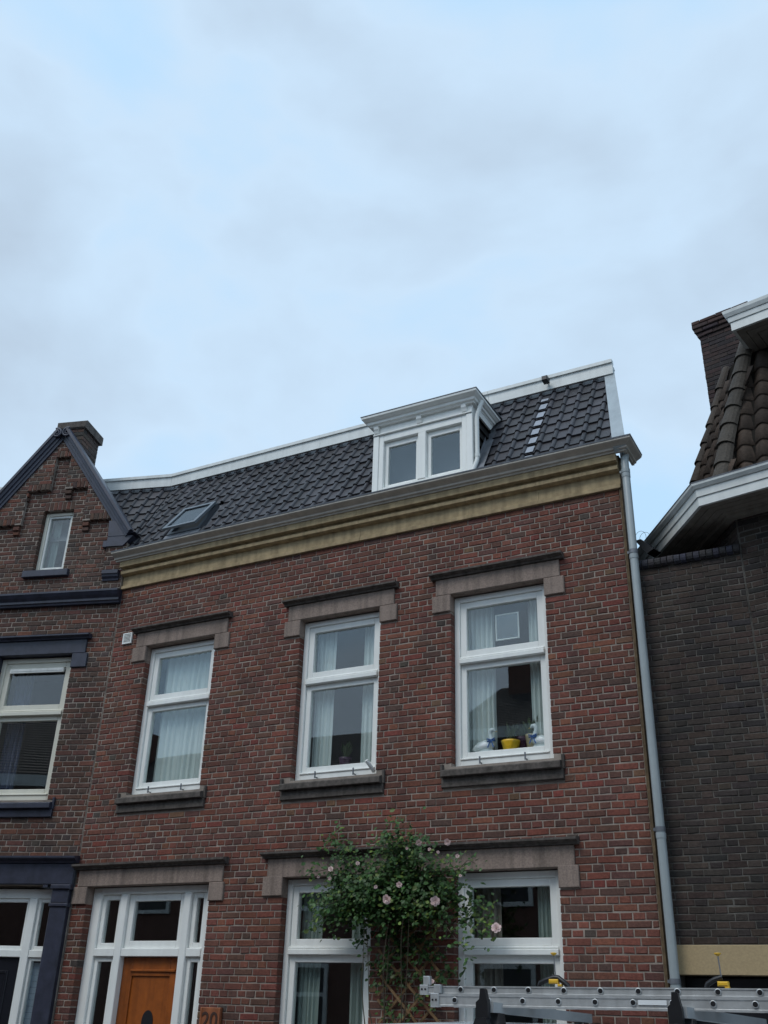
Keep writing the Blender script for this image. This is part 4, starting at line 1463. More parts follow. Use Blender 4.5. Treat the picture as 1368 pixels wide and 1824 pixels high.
PANS = [pan_mesh(0.185, 0.29, tuple(q * k for q in (0.060, 0.041, 0.030))) for k in (0.7, 0.85, 1.0, 1.15, 1.3, 0.95)]
step = 0.225
for face in (0, 1):
    for r in range(8):
        s = 0.07 + r * step
        (p0, z0_), (p1, z1_) = along(s), along(min(seg[-1], s + step))
        ang = math.atan2(z1_ - z0_, p1 - p0)
        for c in range(18 if face else 6):
            if face:      # front face: x to the right from the hip
                hipx = (E0 + mitv * -p1).x
                x = math.floor(E0.x / 0.185) * 0.185 + (c + 1) * 0.185
                if x + 0.07 < hipx:
                    continue
                if x > 2.2:
                    break
                pos = Vector((x, E0.y + p0 - 0.035 * math.sin(ang), z0_ + 0.035 * math.cos(ang)))
                M = Matrix.Translation(pos) @ Matrix.Rotation(ang - 0.09, 4, 'X')
            else:         # chamfer face
                d_ = 0.10 + c * 0.185
                hipd = (E0 + mitv * -p1 - E0).dot(dch)
                if d_ + 0.07 < hipd or d_ > 0.95 - 0.05:
                    continue
                base = E0 + dch * d_ - nc_ * p0 + nc_ * 0.035 * math.sin(ang)
                M = Matrix.Translation((base.x, base.y, z0_ + 0.035 * math.cos(ang))) @ Matrix.Rotation(rad(-45), 4, 'Z') @ Matrix.Rotation(ang - 0.09, 4, 'X')
            o = link('pan_tile', rr2.choice(PANS), rroof)
            o.matrix_local = M


# half-round hip tiles on the corner, flat verge tiles at the far edge of the chamfer
def ridge_piece(pa, pb, outv, w, name, tint, half=True):
    ax = (pb - pa)
    ax_n = ax.normalized()
    u = outv - ax_n * outv.dot(ax_n)
    u.normalize()
    v = ax_n.cross(u)
    mb = MB()
    n = 8
    prof = []
    for k in range(n + 1):
        a = math.pi * (k / n) if half else math.pi * (0.15 + 0.7 * k / n)
        prof.append((math.cos(a) * w, math.sin(a) * w * (0.9 if half else 0.5)))
    inner = [(a * 0.84, b * 0.84) for a, b in prof[::-1]]
    mb.extr(prof + inner, lambda i, a, b: (pa if i == 0 else pb) + (v * a + u * b) * (1.0 if i == 0 else 0.86), 2, smooth=False, tint=tint)
    return mb.build(name, OLDTILE, rroof)


outh = (nf + nc_).normalized() + Vector((0, 0, 0.35))
s = 0.06
while s < seg[-1] - 0.1:
    (p0, z0_), (p1, z1_) = along(s), along(min(seg[-1], s + 0.33))
    k = rr2.uniform(0.85, 1.25)
    ridge_piece(rpt(1, p0, z0_, 0.03), rpt(1, p1, z1_, 0.015), outh, 0.105, 'hip_tile', (0.056 * k, 0.047 * k, 0.038 * k))
    ridge_piece(rpt(0, p0, z0_, 0.04), rpt(0, p1, z1_, 0.02), nc_ + Vector((0, 0, 0.3)), 0.07, 'verge_tile', (0.052 * k, 0.040 * k, 0.031 * k))
    s += 0.26
# upper eave
kk = 0.45
UE = rl(-0.80, -0.05, 0)
UEx = rl(*( -0.795, 0.06, 0)).x
UEy = E0.y + kk
ZU = 8.045


def ueave(i, o, z):
    return [Vector((UEx - o, UEy + 1.6, z)), Vector((UEx - o, UEy - o, z)), Vector((4.0, UEy - o, z))][i]


uf = MB().extr([(0.0, ZU), (0.0, ZU + 0.10), (-0.03, ZU + 0.10), (-0.03, ZU)], ueave, 3).build('fascia', WHITE_W, rroot)
MB().extr([(0.012, ZU + 0.103), (0.02, ZU + 0.16), (-0.03, ZU + 0.16), (-0.03, ZU + 0.103)], ueave, 3).build('fascia_board', WHITE_W, uf)
MB().extr([(0.03, ZU + 0.163), (0.05, ZU + 0.20), (0.055, ZU + 0.235), (-0.03, ZU + 0.235), (-0.03, ZU + 0.163)], ueave, 3).build('gutter', WHITE_W, uf)
MB().box(UEx + 0.03, 4.0, UEy + 0.03, UEy + 1.6, ZU + 0.20, ZU + 0.23).build('flat_roof', LEAD, uf)
for k in range(5):
    o0, o1 = -0.031 - k * 0.085, -0.031 - (k + 1) * 0.085 + 0.007
    MB().extr([(o0, ZU + 0.005), (o0, ZU + 0.02), (o1, ZU + 0.02), (o1, ZU + 0.005)], ueave, 3).build('soffit_board', SOFFIT, uf)
MB().extr([(-0.03, ZU + 0.022), (-0.03, ZU + 0.03), (-1.2, ZU + 0.03), (-1.2, ZU + 0.022)], ueave, 3).build('soffit_deck', SOFFIT, uf)
# tall chimney behind
cc = rl(-1.335, 1.76, 0)
chm = MB().box(cc.x + 0.005, cc.x + 0.6, cc.y + 0.006, cc.y + 0.5, 6.5, 9.50).build('chimney', mat('backlit_dark_mortar', (0.05, 0.045, 0.042), 0.95, var=0.5, vscale=6), rroot)  # mortar colour blackened to paint in the chimney's backlit shade
PAL_C2 = [(2, (0.045, 0.028, 0.026)), (1, (0.032, 0.024, 0.025)), (1, (0.06, 0.034, 0.03))]
cc_m = MB()
r = 0
z = 7.0
while z < 9.5:
    grow = 0.0 if z < 9.24 else (0.022 if z < 9.32 else (0.045 if z < 9.40 else 0.06))
    for face in (0, 1):
        M = Matrix.Translation((cc.x - grow, cc.y - grow, 0)) if face == 0 else Matrix.Translation((cc.x - grow, cc.y + 0.5, 0)) @ Matrix.Rotation(rad(-90), 4, 'Z')
        Lw = 0.62 + 2 * grow if face == 0 else 0.5 + grow
        x = -0.1 if r % 2 else 0.0
        while x < Lw:
            xa, xb = max(0, x), min(Lw, x + 0.205)
            if xb - xa > 0.03:
                brick_geo(cc_m, xa + 0.003, xb - 0.003, z, z + 0.0505, pick(PAL_C2, rr2), rr2, yf=0.0, deep=grow > 0, depth=0.1, M=M)
            x += 0.205
    z += 0.0574
    r += 1
cco = cc_m.build('brickwork', BRICK, chm)
cco['kind'] = 'stuff'
MB().box(cc.x + 0.0, cc.x + 0.6, cc.y + 0.05, cc.y + 0.45, 9.49, 9.505).build('chimney_cap', STONE_D, chm)
MB().box(0.3, 3.0, 0.26, 4.0, GZ, ZS).build('inner_wall', BLACKM, rroot)
# dark flashing board with looped wire above the wing's coping
bb = MB()
A, B, Cc, D = [RFI @ Vector(q) for q in ((-2.066, 0.340, 6.007), (-2.007, 0.340, 6.014), (-1.888, 0.340, 5.884), (-1.960, 0.340, 5.842))]
off = Vector((0.02, 0.14, 0.0))
bb.add([A, B, Cc, D, A + off, B + off, Cc + off, D + off], [(0, 1, 2, 3), (4, 5, 6, 7), (0, 1, 5, 4), (1, 2, 6, 5), (2, 3, 7, 6), (3, 0, 4, 7)])
bbo = bb.build('flashing_board', BLACKM, rroot)
for q in range(2):
    c_ = RFI @ Vector(((-2.019, 0.400, 6.056), (-1.975, 0.400, 6.034))[q])
    MB().tube([c_ + Vector((0.06 * math.cos(t * 0.33), 0.0, 0.075 * math.sin(t * 0.33))) for t in range(-1, 11)], 0.002, 5).build('wire_loop', LEAD, bbo)

# ================================================================== CURTAINS AND WINDOW-SILL THINGS
yc = 0.27
a, b = UPW[0]
curtain('white net curtain hanging full width behind the window nearest the gabled house', a + 0.12, b - 0.1, 3.83, 5.50, yc, CURT, folds=9, amp=0.016, seed=2)
a, b = UPW[1]
curtain('pale curtain at the left side of the middle upper window', a + 0.08, a + 0.33, 3.83, 5.52, yc, CURT, folds=4, seed=3)
curtain('pale curtain at the right side of the middle upper window', b - 0.33, b - 0.07, 3.83, 5.52, yc, CURT, folds=4, seed=4)
a, b = UPW[2]
curtain('pale curtain behind the left swan figurine in the right upper window', a + 0.08, a + 0.37, 3.83, 5.52, yc, CURT, folds=5, seed=5)
curtain('pale curtain behind the right swan figurine in the right upper window', b - 0.28, b - 0.07, 3.83, 5.52, yc, CURT, folds=4, seed=6)
a, b = GDW[0]
curtain('taupe and grey curtain at the left of the ground window beside the door', a + 0.08, a + 0.33, 0.88, 2.75, yc, CURT_G, folds=5, seed=7)
curtain('grey green curtain at the right of the ground window beside the rose', b - 0.36, b - 0.07, 0.88, 2.75, yc, CURT_G, folds=5, seed=8)
a, b = GDW[1]
curtain('taupe curtain behind the rose at the left of the right ground window', a + 0.08, a + 0.36, 0.88, 2.75, yc, CURT_T, folds=5, seed=9)
curtain('grey green curtain at the right side of the right ground window', b - 0.30, b - 0.07, 0.88, 2.75, yc, CURT_G, folds=5, seed=10)
curtain('pale drawn curtain inside the small gable attic window', -1.29, -1.19, 6.86, 7.64, 0.24, CURT_G, frame=LF, folds=3, seed=12)
curtain('dark blue curtain inside the upper window of the gabled house', -1.45, -1.2, 3.85, 5.45, 0.3, mat('navy_curtain', (0.06, 0.07, 0.12), 0.9), frame=LF, folds=4, seed=13)
# blind in the neighbour's side light
bl = thing('window_blind', 'pale blue slatted blind in the side light by the navy pilaster', 'blind', LF @ Vector((-0.355, 0.19, 0.3)), LA)
for k in range(28):
    o = MB().box(-0.10, 0.10, -0.003, 0.003, 0.0, 0.06).build('slat', BLINDM, bl, (0, 0, k * 0.062), (0.22, 0, 0))
# leaded picture hanging in the upper light
lp = ring(MB(), -3.555, -3.295, 5.09, 5.375, 0.014, 0.19, 0.202)
lpo = lp.build('hanging_glass_frame', WHITE)
tag(lpo, 'small white framed glass square hanging in the right upper window', 'frame')
MB().box(-3.541, -3.309, 0.194, 0.198, 5.104, 5.361).build('pane', GLASS, lpo)


def swan(x, flip, label):
    t = thing('swan_figurine', label, 'figurine', (x, 0.20, 3.945), group='swan figurines in the right upper window')
    f = -1 if flip else 1
    t.scale = (0.88,) * 3
    b = MB()
    b.tube([(f * v, 0, h) for v, h in ((-0.16, 0.05), (-0.12, 0.055), (-0.06, 0.07), (0.0, 0.085), (0.05, 0.085), (0.075, 0.10), (0.075, 0.15), (0.055, 0.20), (0.055, 0.235), (0.075, 0.258), (0.10, 0.255), (0.12, 0.238))],
           [0.012, 0.045, 0.062, 0.068, 0.06, 0.045, 0.028, 0.024, 0.023, 0.027, 0.022, 0.006], 12)
    b.lathe([(0.08, 0.0), (0.085, 0.02), (0.07, 0.05)], (0, 0, 0.0), 14, sx=1.2, sy=0.6)
    b.build('body', CERAM, t)
    r = MB().tube([(f * 0.04, 0, 0.125), (f * 0.11, 0, 0.12)], 0.034, 10)
    r = MB().lathe([(0.042, -0.008), (0.042, 0.008)], (f * 0.073, 0, 0.135), 12)
    for s in (-1, 1):
        r.tube([(f * 0.08, -0.045, 0.135), (f * (0.08 + s * 0.045), -0.055, 0.15), (f * (0.08 + s * 0.04), -0.055, 0.12), (f * 0.08, -0.047, 0.13)], 0.008, 6)
        r.tube([(f * 0.08, -0.045, 0.13), (f * (0.08 + s * 0.02), -0.06, 0.09), (f * (0.08 + s * 0.035), -0.06, 0.05)], 0.006, 6)
    r.build('ribbon', BLUE, t)
    MB().lathe([(0.006, 0), (0.002, 0.03)], (0, 0, 0), 8, M=Matrix.Translation((f * 0.115, 0, 0.242)) @ Matrix.Rotation(rad(f * 110), 4, 'Y')).build('beak', YELLOW, t)


swan(-3.69, False, 'white swan figurine with blue ribbon at left of the yellow pot')
swan(-3.115, True, 'white swan figurine with blue ribbon at right of the cream pot')


def pot(x, y, r, h, m, label, plant, seed, name='flower_pot'):
    t = thing(name, label, 'pot', (x, y, 3.95))
    MB().lathe([(r * 0.72, 0), (r * 0.95, h * 0.8), (r, h), (r * 0.9, h), (r * 0.85, h * 0.85)], (0, 0, 0), 16).build('pot', m, t)
    rr = random.Random(seed)
    if plant:
        mb = MB()
        for k in range(16):
            a = rr.uniform(0, 6.28)
            tip = Vector((math.cos(a) * rr.uniform(0.03, 0.13), math.sin(a) * 0.06, h + rr.uniform(0.06, 0.2)))
            s = Vector((math.cos(a) * 0.02, math.sin(a) * 0.02, h * 0.8))
            mid = (s + tip) / 2 + Vector((0, 0, 0.03))
            d = Vector((-math.sin(a), math.cos(a), 0)) * 0.016
            g = rr.uniform(0.5, 1.2)
            mb.add([s, mid + d, tip, mid - d], [(0, 1, 2, 3)], (0.05 * g, 0.075 * g, 0.025 * g))
        mb.build('leaves', LEAF, t)


pot(-3.435, 0.22, 0.095, 0.10, YPOT, 'low yellow flower pot between the swans', True, 1)
pot(-3.36, 0.33, 0.08, 0.15, PURPLE, 'dark purple pot beside the yellow pot', True, 2)
pot(-3.235, 0.30, 0.075, 0.16, CREAMPOT, 'cream banded pot beside the right swan', True, 3)
pot(-5.33, 0.26, 0.07, 0.10, PURPLE, 'small dark plant pot in the middle upper window', True, 4)

# ================================================================== TRELLIS AND CLIMBING ROSE
tr = thing('trellis', 'brown bamboo lattice trellis on the pier under the climbing rose', 'trellis', (-4.39, -0.03, GZ))
for k in range(10):
    z = 0.35 + k * 0.21
    for s, y in ((1, 0.0), (-1, -0.014)):
        xa, xb = -0.30, 0.30
        o = MB().box(-0.43, 0.43, -0.006, 0.006, -0.011, 0.011).build('slat', BAMBOO, tr, (0, y, z + 0.25), (0, s * rad(-45 + R_.uniform(-2, 2)), 0))
rose = thing('climbing_rose', 'climbing rose bush with pink blooms between the ground floor windows', 'rose bush', (-4.4, -0.12, GZ))
rr = random.Random(99)
ro = Vector((-4.4, -0.12, GZ))
stems, leaves = MB(), MB()
paths = []


def grow(p, d, n, l, r, spread=0.22, grav=0.0):
    pts = [p.copy()]
    for k in range(n):
        d = (d + Vector((rr.uniform(-spread, spread), rr.uniform(-spread, spread) * 0.5, rr.uniform(-spread, spread) - grav))).normalized()
        if pts[-1].y < -0.35:
            d.y = abs(d.y)
        if pts[-1].y > -0.06 and pts[-1].z < 3.3:
            d.y = -abs(d.y) - 0.1
        pts.append(pts[-1] + d * l)
    stems.tube([q - ro for q in pts], [max(0.0018, r * (1 - 0.8 * k / n)) for k in range(n + 1)], 5)
    paths.append(pts)
    return pts


for k in range(6):
    x = -4.4 + rr.uniform(-0.2, 0.2)
    grow(Vector((x, -0.06, GZ)), Vector((rr.uniform(-0.02, 0.02), -0.03, 1)), 14, 0.19, 0.011, 0.05)
CLUMP = []


def leaf(p, nrm, size, tint):
    nrm = nrm.normalized()
    a = nrm.cross(Vector((rr.uniform(-1, 1), rr.uniform(-1, 1), rr.uniform(-1, 1)))).normalized()
    b = nrm.cross(a)
    q = p - ro
    w = size * 0.36
    tip = q + a * size
    leaves.add([q, q + a * size * 0.42 + b * w + nrm * 0.004, q + a * size * 0.78 + b * w * 0.7, tip, q + a * size * 0.78 - b * w * 0.7, q + a * size * 0.42 - b * w + nrm * 0.004],
               [(0, 1, 2, 3), (0, 3, 4, 5)], tint)


def spray(p, n, rad_, bright=1.0):
    for k in range(n):
        o = Vector((rr.gauss(0, rad_), rr.gauss(0, rad_ * 0.55), rr.gauss(0, rad_)))
        q = p + o
        if q.y > -0.03:
            q.y = -0.03 - rr.random() * 0.05
        g = rr.uniform(0.55, 1.45) * bright
        y_ = rr.random() < 0.14
        t = (0.036 * g, 0.085 * g, 0.020 * g) if not y_ else (0.10 * g, 0.145 * g, 0.028 * g)
        leaf(q, Vector((rr.uniform(-0.7, 0.7), -0.55 + rr.uniform(-0.6, 0.4), 0.75 + rr.uniform(-0.6, 0.4))), rr.uniform(0.024, 0.060), t)


# crown: branches fan out from the top of the canes; outline follows the bush's own lopsided mound
HUB = Vector((-4.42, -0.16, 2.45))
ends = [(-5.42, 2.60), (-5.32, 2.86), (-5.25, 2.42), (-5.10, 3.02), (-4.95, 2.42), (-4.82, 2.72), (-4.7, 2.95), (-4.55, 3.12), (-4.42, 3.22), (-4.3, 3.22), (-4.2, 3.12), (-4.05, 3.06),
        (-3.92, 2.92), (-3.85, 2.74), (-3.78, 2.55), (-3.62, 2.45), (-3.55, 2.83), (-4.6, 2.4), (-4.25, 2.6), (-4.1, 2.5), (-4.6, 2.75), (-4.45, 2.85), (-4.3, 2.95), (-4.9, 2.55), (-5.05, 2.7), (-5.15, 2.5), (-3.5, 2.25), (-3.62, 2.12)]
for ex, ez in ends:
    e_ = Vector((ex, rr.uniform(-0.48, -0.12), ez - (0.09 if ez > 2.7 and -5.0 < ex < -3.8 else 0.0)))
    d = e_ - HUB
    n = max(3, int(d.length / 0.09))
    pts = []
    for k in range(n + 1):
        t = k / n
        pts.append(HUB + d * t + Vector((rr.gauss(0, 0.015), rr.gauss(0, 0.02), 0.10 * math.sin(math.pi * t) + rr.gauss(0, 0.015))))
    stems.tube([q - ro for q in pts], [0.006 * (1 - 0.75 * k / n) + 0.001 for k in range(n + 1)], 5)
    thin = ex > -3.7 or ex < -5.28 or (ez < 2.3)
    for k, q in enumerate(pts):
        if k / n > 0.25 or n < 5:
            spray(q, 12 if thin else 34, 0.06 if thin else 0.085)
for _ in range(62):
    cx = rr.gauss(-4.42, 0.36)
    top = 2.98 - 0.60 * abs(cx + 4.35) ** 1.2
    spray(Vector((cx, rr.uniform(-0.44, -0.10), rr.uniform(2.46, top - 0.08))), 26, 0.075)
for q in ((-5.166, -0.120, 3.236), (-5.226, -0.120, 3.159), (-5.018, -0.120, 3.096), (-5.318, -0.120, 3.083), (-5.090, -0.120, 3.021), (-4.511, -0.120, 2.166), (-4.309, -0.120, 2.074), (-4.215, -0.120, 2.120), (-4.565, -0.120, 2.026), (-4.251, -0.120, 1.915), (-3.977, -0.120, 1.940), (-4.554, -0.120, 1.662), (-4.249, -0.120, 1.714), (-4.112, -0.120, 1.783), (-3.811, -0.120, 2.395), (-3.675, -0.120, 2.440), (-3.580, -0.120, 2.347), (-3.700, -0.120, 2.534), (-3.539, -0.120, 2.484), (-4.868, -0.120, 2.262), (-4.816, -0.120, 2.166), (-4.781, -0.120, 2.334)):
    spray(Vector(q), 16, 0.04, 1.15)
for _ in range(34):
    spray(Vector((rr.gauss(-4.42, 0.24), rr.uniform(-0.12, -0.05), rr.uniform(1.9, 2.55))), 16, 0.06, 0.6)  # leaf colour darkened to paint in the shade under the crown
for _ in range(26):
    spray(Vector((rr.uniform(-5.2, -4.7), rr.uniform(-0.30, -0.12), rr.uniform(2.42, 2.78))), 18, 0.065)
for k in range(26):
    spray(Vector((rr.uniform(-4.72, -4.02), -0.1, rr.uniform(0.1, 2.2))), 8, 0.05)
stems.build('stem', STEM, rose)
lv = leaves.build('foliage', LEAF, rose, fix=False)
lv['kind'] = 'stuff'


def bloom_mesh(seed):
    r = random.Random(seed)
    mb = MB()
    for ringn, (nn, rad_, h, tilt) in enumerate(((4, 0.012, 0.022, 0.25), (5, 0.026, 0.02, 0.7), (6, 0.040, 0.012, 1.15), (6, 0.047, 0.004, 1.4))):
        for k in range(nn):
            a = 2 * math.pi * k / nn + ringn * 0.5 + r.uniform(-0.2, 0.2)
            d = Vector((math.cos(a), math.sin(a), 0))
            s = Vector((-math.sin(a), math.cos(a), 0))
            b = d * rad_ * 0.25
            up = Vector((0, 0, 1)) * math.cos(tilt) + d * math.sin(tilt)
            l = 0.034 + 0.006 * ringn
            wv = s * (0.016 + 0.005 * ringn)
            mb.add([b - wv * 0.4, b + wv * 0.4, b + up * l * 0.6 + wv, b + up * l + wv * 0.55 + d * 0.006, b + up * l - wv * 0.55 + d * 0.006, b + up * l * 0.6 - wv], [(0, 1, 2, 5), (5, 2, 3, 4)], None, True)
    return mb.mesh('rose_bloom', ROSE, fix=False)


BL = [bloom_mesh(k) for k in range(4)]
for x_, y_, z_, sc in ((-4.377, -0.517, 2.547, 1.15), (-3.936, -0.444, 2.531, 1.20), (-3.331, -0.527, 2.301, 1.20), (-4.089, -0.470, 3.026, 0.80), (-3.776, -0.531, 3.008, 0.85), (-4.978, -0.515, 2.823, 0.70), (-4.734, -0.440, 2.874, 0.55), (-4.255, -0.519, 2.666, 0.75), (-5.009, -0.476, 2.745, 0.50), (-4.195, -0.494, 2.978, 0.40), (-3.969, -0.495, 2.959, 0.45), (-3.697, -0.491, 2.891, 0.50), (-4.493, -0.521, 2.653, 0.50), (-4.071, -0.457, 2.925, 0.45), (-3.869, -0.531, 2.926, 0.40), (-3.660, -0.517, 2.724, 0.40), (-5.094, -0.538, 2.755, 0.40), (-3.927, -0.513, 1.891, 0.50)):
    p = Vector((x_, y_, z_)) - ro
    face = Vector((0.45 + rr.uniform(-0.5, 0.4), -0.85, -0.12 + rr.uniform(-0.3, 0.5)))
    o = link('rose_bloom', rr.choice(BL), rose, p, None, (sc * 0.52,) * 3)
    o.rotation_euler = face.to_track_quat('Z', 'Y').to_euler()

# ================================================================== VAN WITH ROOF RACK, LADDER, CLAMPS
van = thing('parked_van', 'white van with roof rack parked before the house, only its roof in view', 'van', (-2.0, -1.5, GZ))
VY0, VY1 = -0.86, 0.86


def section(x, zr, zb, yw):
    """closed ring across the van at station x: rounded roof, flared flanks"""
    r = []
    for yy, zz in ((-1.0, 0.0), (-1.0, 0.42), (-0.985, 0.62), (-0.93, 0.82), (-0.86, 0.93), (-0.74, 0.975), (-0.4, 0.994), (0.0, 1.0)):
        r.append((x, yy * yw, zb + (zr - zb) * zz))
    return r + [(x_, -y_, z_) for x_, y_, z_ in r[-2::-1]]


st = [(-2.15, 1.55, 0.30, 0.80), (-2.10, 1.76, 0.25, 0.85), (-1.2, 1.805, 0.22, 0.87), (0.0, 1.815, 0.22, 0.87), (0.7, 1.78, 0.22, 0.87), (1.0, 1.68, 0.22, 0.87), (1.55, 1.15, 0.22, 0.86), (2.2, 0.98, 0.25, 0.82), (2.3, 0.75, 0.3, 0.76)]
vb = MB()
rings = [section(*s) for s in st]
nn = len(rings[0])
vsx = [p for r in rings for p in r]
fsx = [(i * nn + j, i * nn + (j + 1) % nn, (i + 1) * nn + (j + 1) % nn, (i + 1) * nn + j) for i in range(len(st) - 1) for j in range(nn)]
fsx += [tuple(range(nn)), tuple((len(st) - 1) * nn + j for j in range(nn))[::-1]]
vb.add(vsx, fsx, None, True)
vbo = vb.build('body', VANW, van)
for s in (-1, 1):
    wg = MB()
    for x in (-1.35, 1.45):
        wh = MB().lathe([(0.20, -0.1), (0.30, -0.09), (0.31, 0.0), (0.30, 0.09), (0.20, 0.1)], (0, 0, 0), 20, M=Matrix.Translation((x, s * 0.80, 0.31)) @ Matrix.Rotation(rad(90), 4, 'X'))
        w_ = wh.build('wheel', RUBBER, van)
        MB().lathe([(0.05, 0.0), (0.19, -0.01), (0.2, 0.02)], (0, 0, 0), 16, M=Matrix.Translation((x, s * 0.905, 0.31)) @ Matrix.Rotation(rad(90), 4, 'X')).build('rim', ALU, w_)
    MB().add([(0.25, s * 0.878, 1.0), (1.3, s * 0.878, 1.0), (0.85, s * 0.83, 1.58), (0.25, s * 0.83, 1.6)], [(0, 1, 2, 3)]).build('side_window', BLACKM, van)
    MB().cbox(2.2, 2.31, s * 0.66 - 0.12, s * 0.66 + 0.12, 0.62, 0.80, 0.01).build('headlight', CERAM, van)
    MB().cbox(-2.19, -2.12, s * 0.74 - 0.06, s * 0.74 + 0.06, 0.7, 1.1, 0.01).build('tail_light', mat('red_lens', (0.35, 0.01, 0.01), 0.2), van)
MB().add([(1.06, -0.72, 1.64), (1.06, 0.72, 1.64), (1.56, 0.78, 1.17), (1.56, -0.78, 1.17)], [(0, 1, 2, 3)]).build('windscreen', BLACKM, van)
# rack: two bars across the roof with black feet and end stops
rz = 1.615 + 0.2      # roof height above the van's base
for xb in (-2.79, -1.525):
    xl = xb + 2.0
    # the bar runs slightly askew and drops towards the pavement side
    def barp(i, a, b):
        return (xl + a + (0.0, 0.24)[i], (-0.53, 0.86)[i], b - (0.0, 0.05)[i])
    bar = MB().extr([(-0.03, rz + 0.052), (0.03, rz + 0.052), (0.03, rz + 0.114), (-0.03, rz + 0.114)], barp, 2).build('roof_bar', ALU_G, van)
    for i, yy in ((0, -0.42), (1, 0.74)):
        f = MB().extr([(-0.09, rz - 0.06), (0.09, rz - 0.06), (0.05, rz + 0.05 - 0.045 * i), (-0.05, rz + 0.05 - 0.045 * i)], lambda q, a, b: (xl + 0.21 * i - 0.045 + 0.09 * q, yy + a, b), 2)
        f.build('bar_foot', BLACKM, bar)
    stp = MB().extr([(-0.045, rz + 0.02), (0.04, rz + 0.02), (0.04, rz + 0.10), (0.022, rz + 0.185), (0.012, rz + 0.193), (-0.014, rz + 0.192), (-0.02, rz + 0.13), (-0.045, rz + 0.11)], lambda i, a, b: (xl + a - 0.03, -0.58 + 0.045 * i, b), 2)
    stp.extr([(-0.065, rz - 0.035), (0.05, rz - 0.035), (0.03, rz + 0.0195), (-0.04, rz + 0.0195)], lambda i, a, b: (xl + a - 0.03, -0.60 + 0.07 * i, b), 2)
    stp.build('load_stop', BLACKM, bar)

lad = thing('ladder', 'aluminium double extension ladder lying on the van roof rack', 'ladder', (-2.0, -1.9, 1.731))
lad.rotation_euler = (0, -0.0075, 0)


def stile(x0, x1, z0, z1, yn, t=0.026):
    """C-shaped stile with rolled flanges"""
    h = z1 - z0
    mb = MB().profx([(yn, z0), (yn + t, z0), (yn + t, z1), (yn, z1), (yn, z1 - h * 0.14), (yn + 0.006, z1 - h * 0.18), (yn + 0.006, z0 + h * 0.18), (yn, z0 + h * 0.14)], x0, x1)
    return mb.build('stile', ALU, lad)


BASE = Vector((-2.0, -1.9, 1.73))
for (xa, xb, z0, z1, yn, dx) in ((-1.26, 2.9, -0.028, 0.048, -0.02, 0.0), (-1.36, 2.9, 0.050, 0.102, 0.016, 0.04)):
    for side in (0, 1):
        st_ = stile(xa, xb, z0, z1, yn + side * (0.36 if dx == 0 else 0.29))
    zc = (z0 + z1) / 2 + 0.004
    for k in range(17):
        xr_ = -1.09 + 0.03 * (dx > 0) + k * 0.2475
        y0 = yn
        MB().tube([(xr_, y0 + 0.004, zc), (xr_, y0 + (0.36 if dx == 0 else 0.29), zc)], 0.0145, 10).build('rung', ALU, lad)
        MB().lathe([(0.0205, 0), (0.0205, 0.005), (0.0155, 0.0055)], (0, 0, 0), 14, M=Matrix.Translation((xr_, y0 + 0.004, zc)) @ Matrix.Rotation(rad(90), 4, 'X')).build('rung_collar', ALU, lad)
        MB().lathe([(0.0155, 0), (0.0155, 0.0012)], (0, 0, 0), 12, M=Matrix.Translation((xr_, y0 - 0.0005, zc)) @ Matrix.Rotation(rad(90), 4, 'X') @ Matrix.Translation((0, 0, 0.0012))).build('rung_hole', BLACKM, lad)
    # guide bracket at the left end
    gb_ = MB().cbox(xa - 0.012, xa + 0.05, yn - 0.006, yn + 0.04, z0 - 0.004, z1 + 0.006, 0.003)
    gb_.cbox(xa + 0.012, xa + 0.062, yn + 0.0, yn + 0.035, z1 + 0.0065, z1 + 0.062, 0.003)
    gbo = gb_.build('guide_bracket', ALU, lad)
    for q in (0.006, 0.032):
        MB().lathe([(0.007, 0), (0.007, 0.003)], (0, 0, 0), 10, M=Matrix.Translation((xa + q, yn - 0.0065, zc)) @ Matrix.Rotation(rad(90), 4, 'X')).build('bolt', BLACKM, gbo)
MB().box(0.18, 0.36, -0.0215, -0.0195 + 0.001, 0.002, 0.030).build('sticker', CERAM, lad)

for i, (x, lab) in enumerate(((-2.41, 'black and yellow ladder clamp on the ladder before the right ground window'), (-1.325, 'black and yellow ladder clamp on the ladder before the tan lintel'))):
    cl = thing('ladder_clamp', lab, 'clamp', (x, -1.80, 1.833), group='ladder clamps on the roof rack')
    MB().tube([(-0.105, 0, 0.0), (-0.10, 0, 0.02), (-0.05, 0, 0.04), (0.0, 0, 0.056), (0.03, 0, 0.054), (0.075, 0, 0.022), (0.10, 0, 0.0)] if i == 0 else [(-0.085, 0, 0.006), (-0.075, 0, 0.03), (-0.03, 0, 0.055), (0.015, 0, 0.068)], 0.017, 8).build('hook', BLACKM, cl)
    MB().cbox(-0.012 if i else -0.03, 0.055 if i else 0.035, -0.03, 0.012, 0.016, 0.045, 0.008).cbox(0.03, 0.058, -0.028, 0.012, 0.0, 0.0155, 0.004).build('ratchet', YELLOW, cl)
    MB().tube([(0.012, 0, 0.06), (0.006, 0, 0.195)], 0.0042, 8).build('rod', mat('steel_rod', (0.25, 0.25, 0.26), 0.4, metal=0.6), cl)
    MB().lathe([(0.006, 0), (0.021, 0.012), (0.021, 0.018), (0.008, 0.02)], (0.005, 0, 0.19), 12).build('knob', YELLOW, cl)

# ================================================================== HOUSES ACROSS THE STREET (seen in the panes)
OY = -11.8


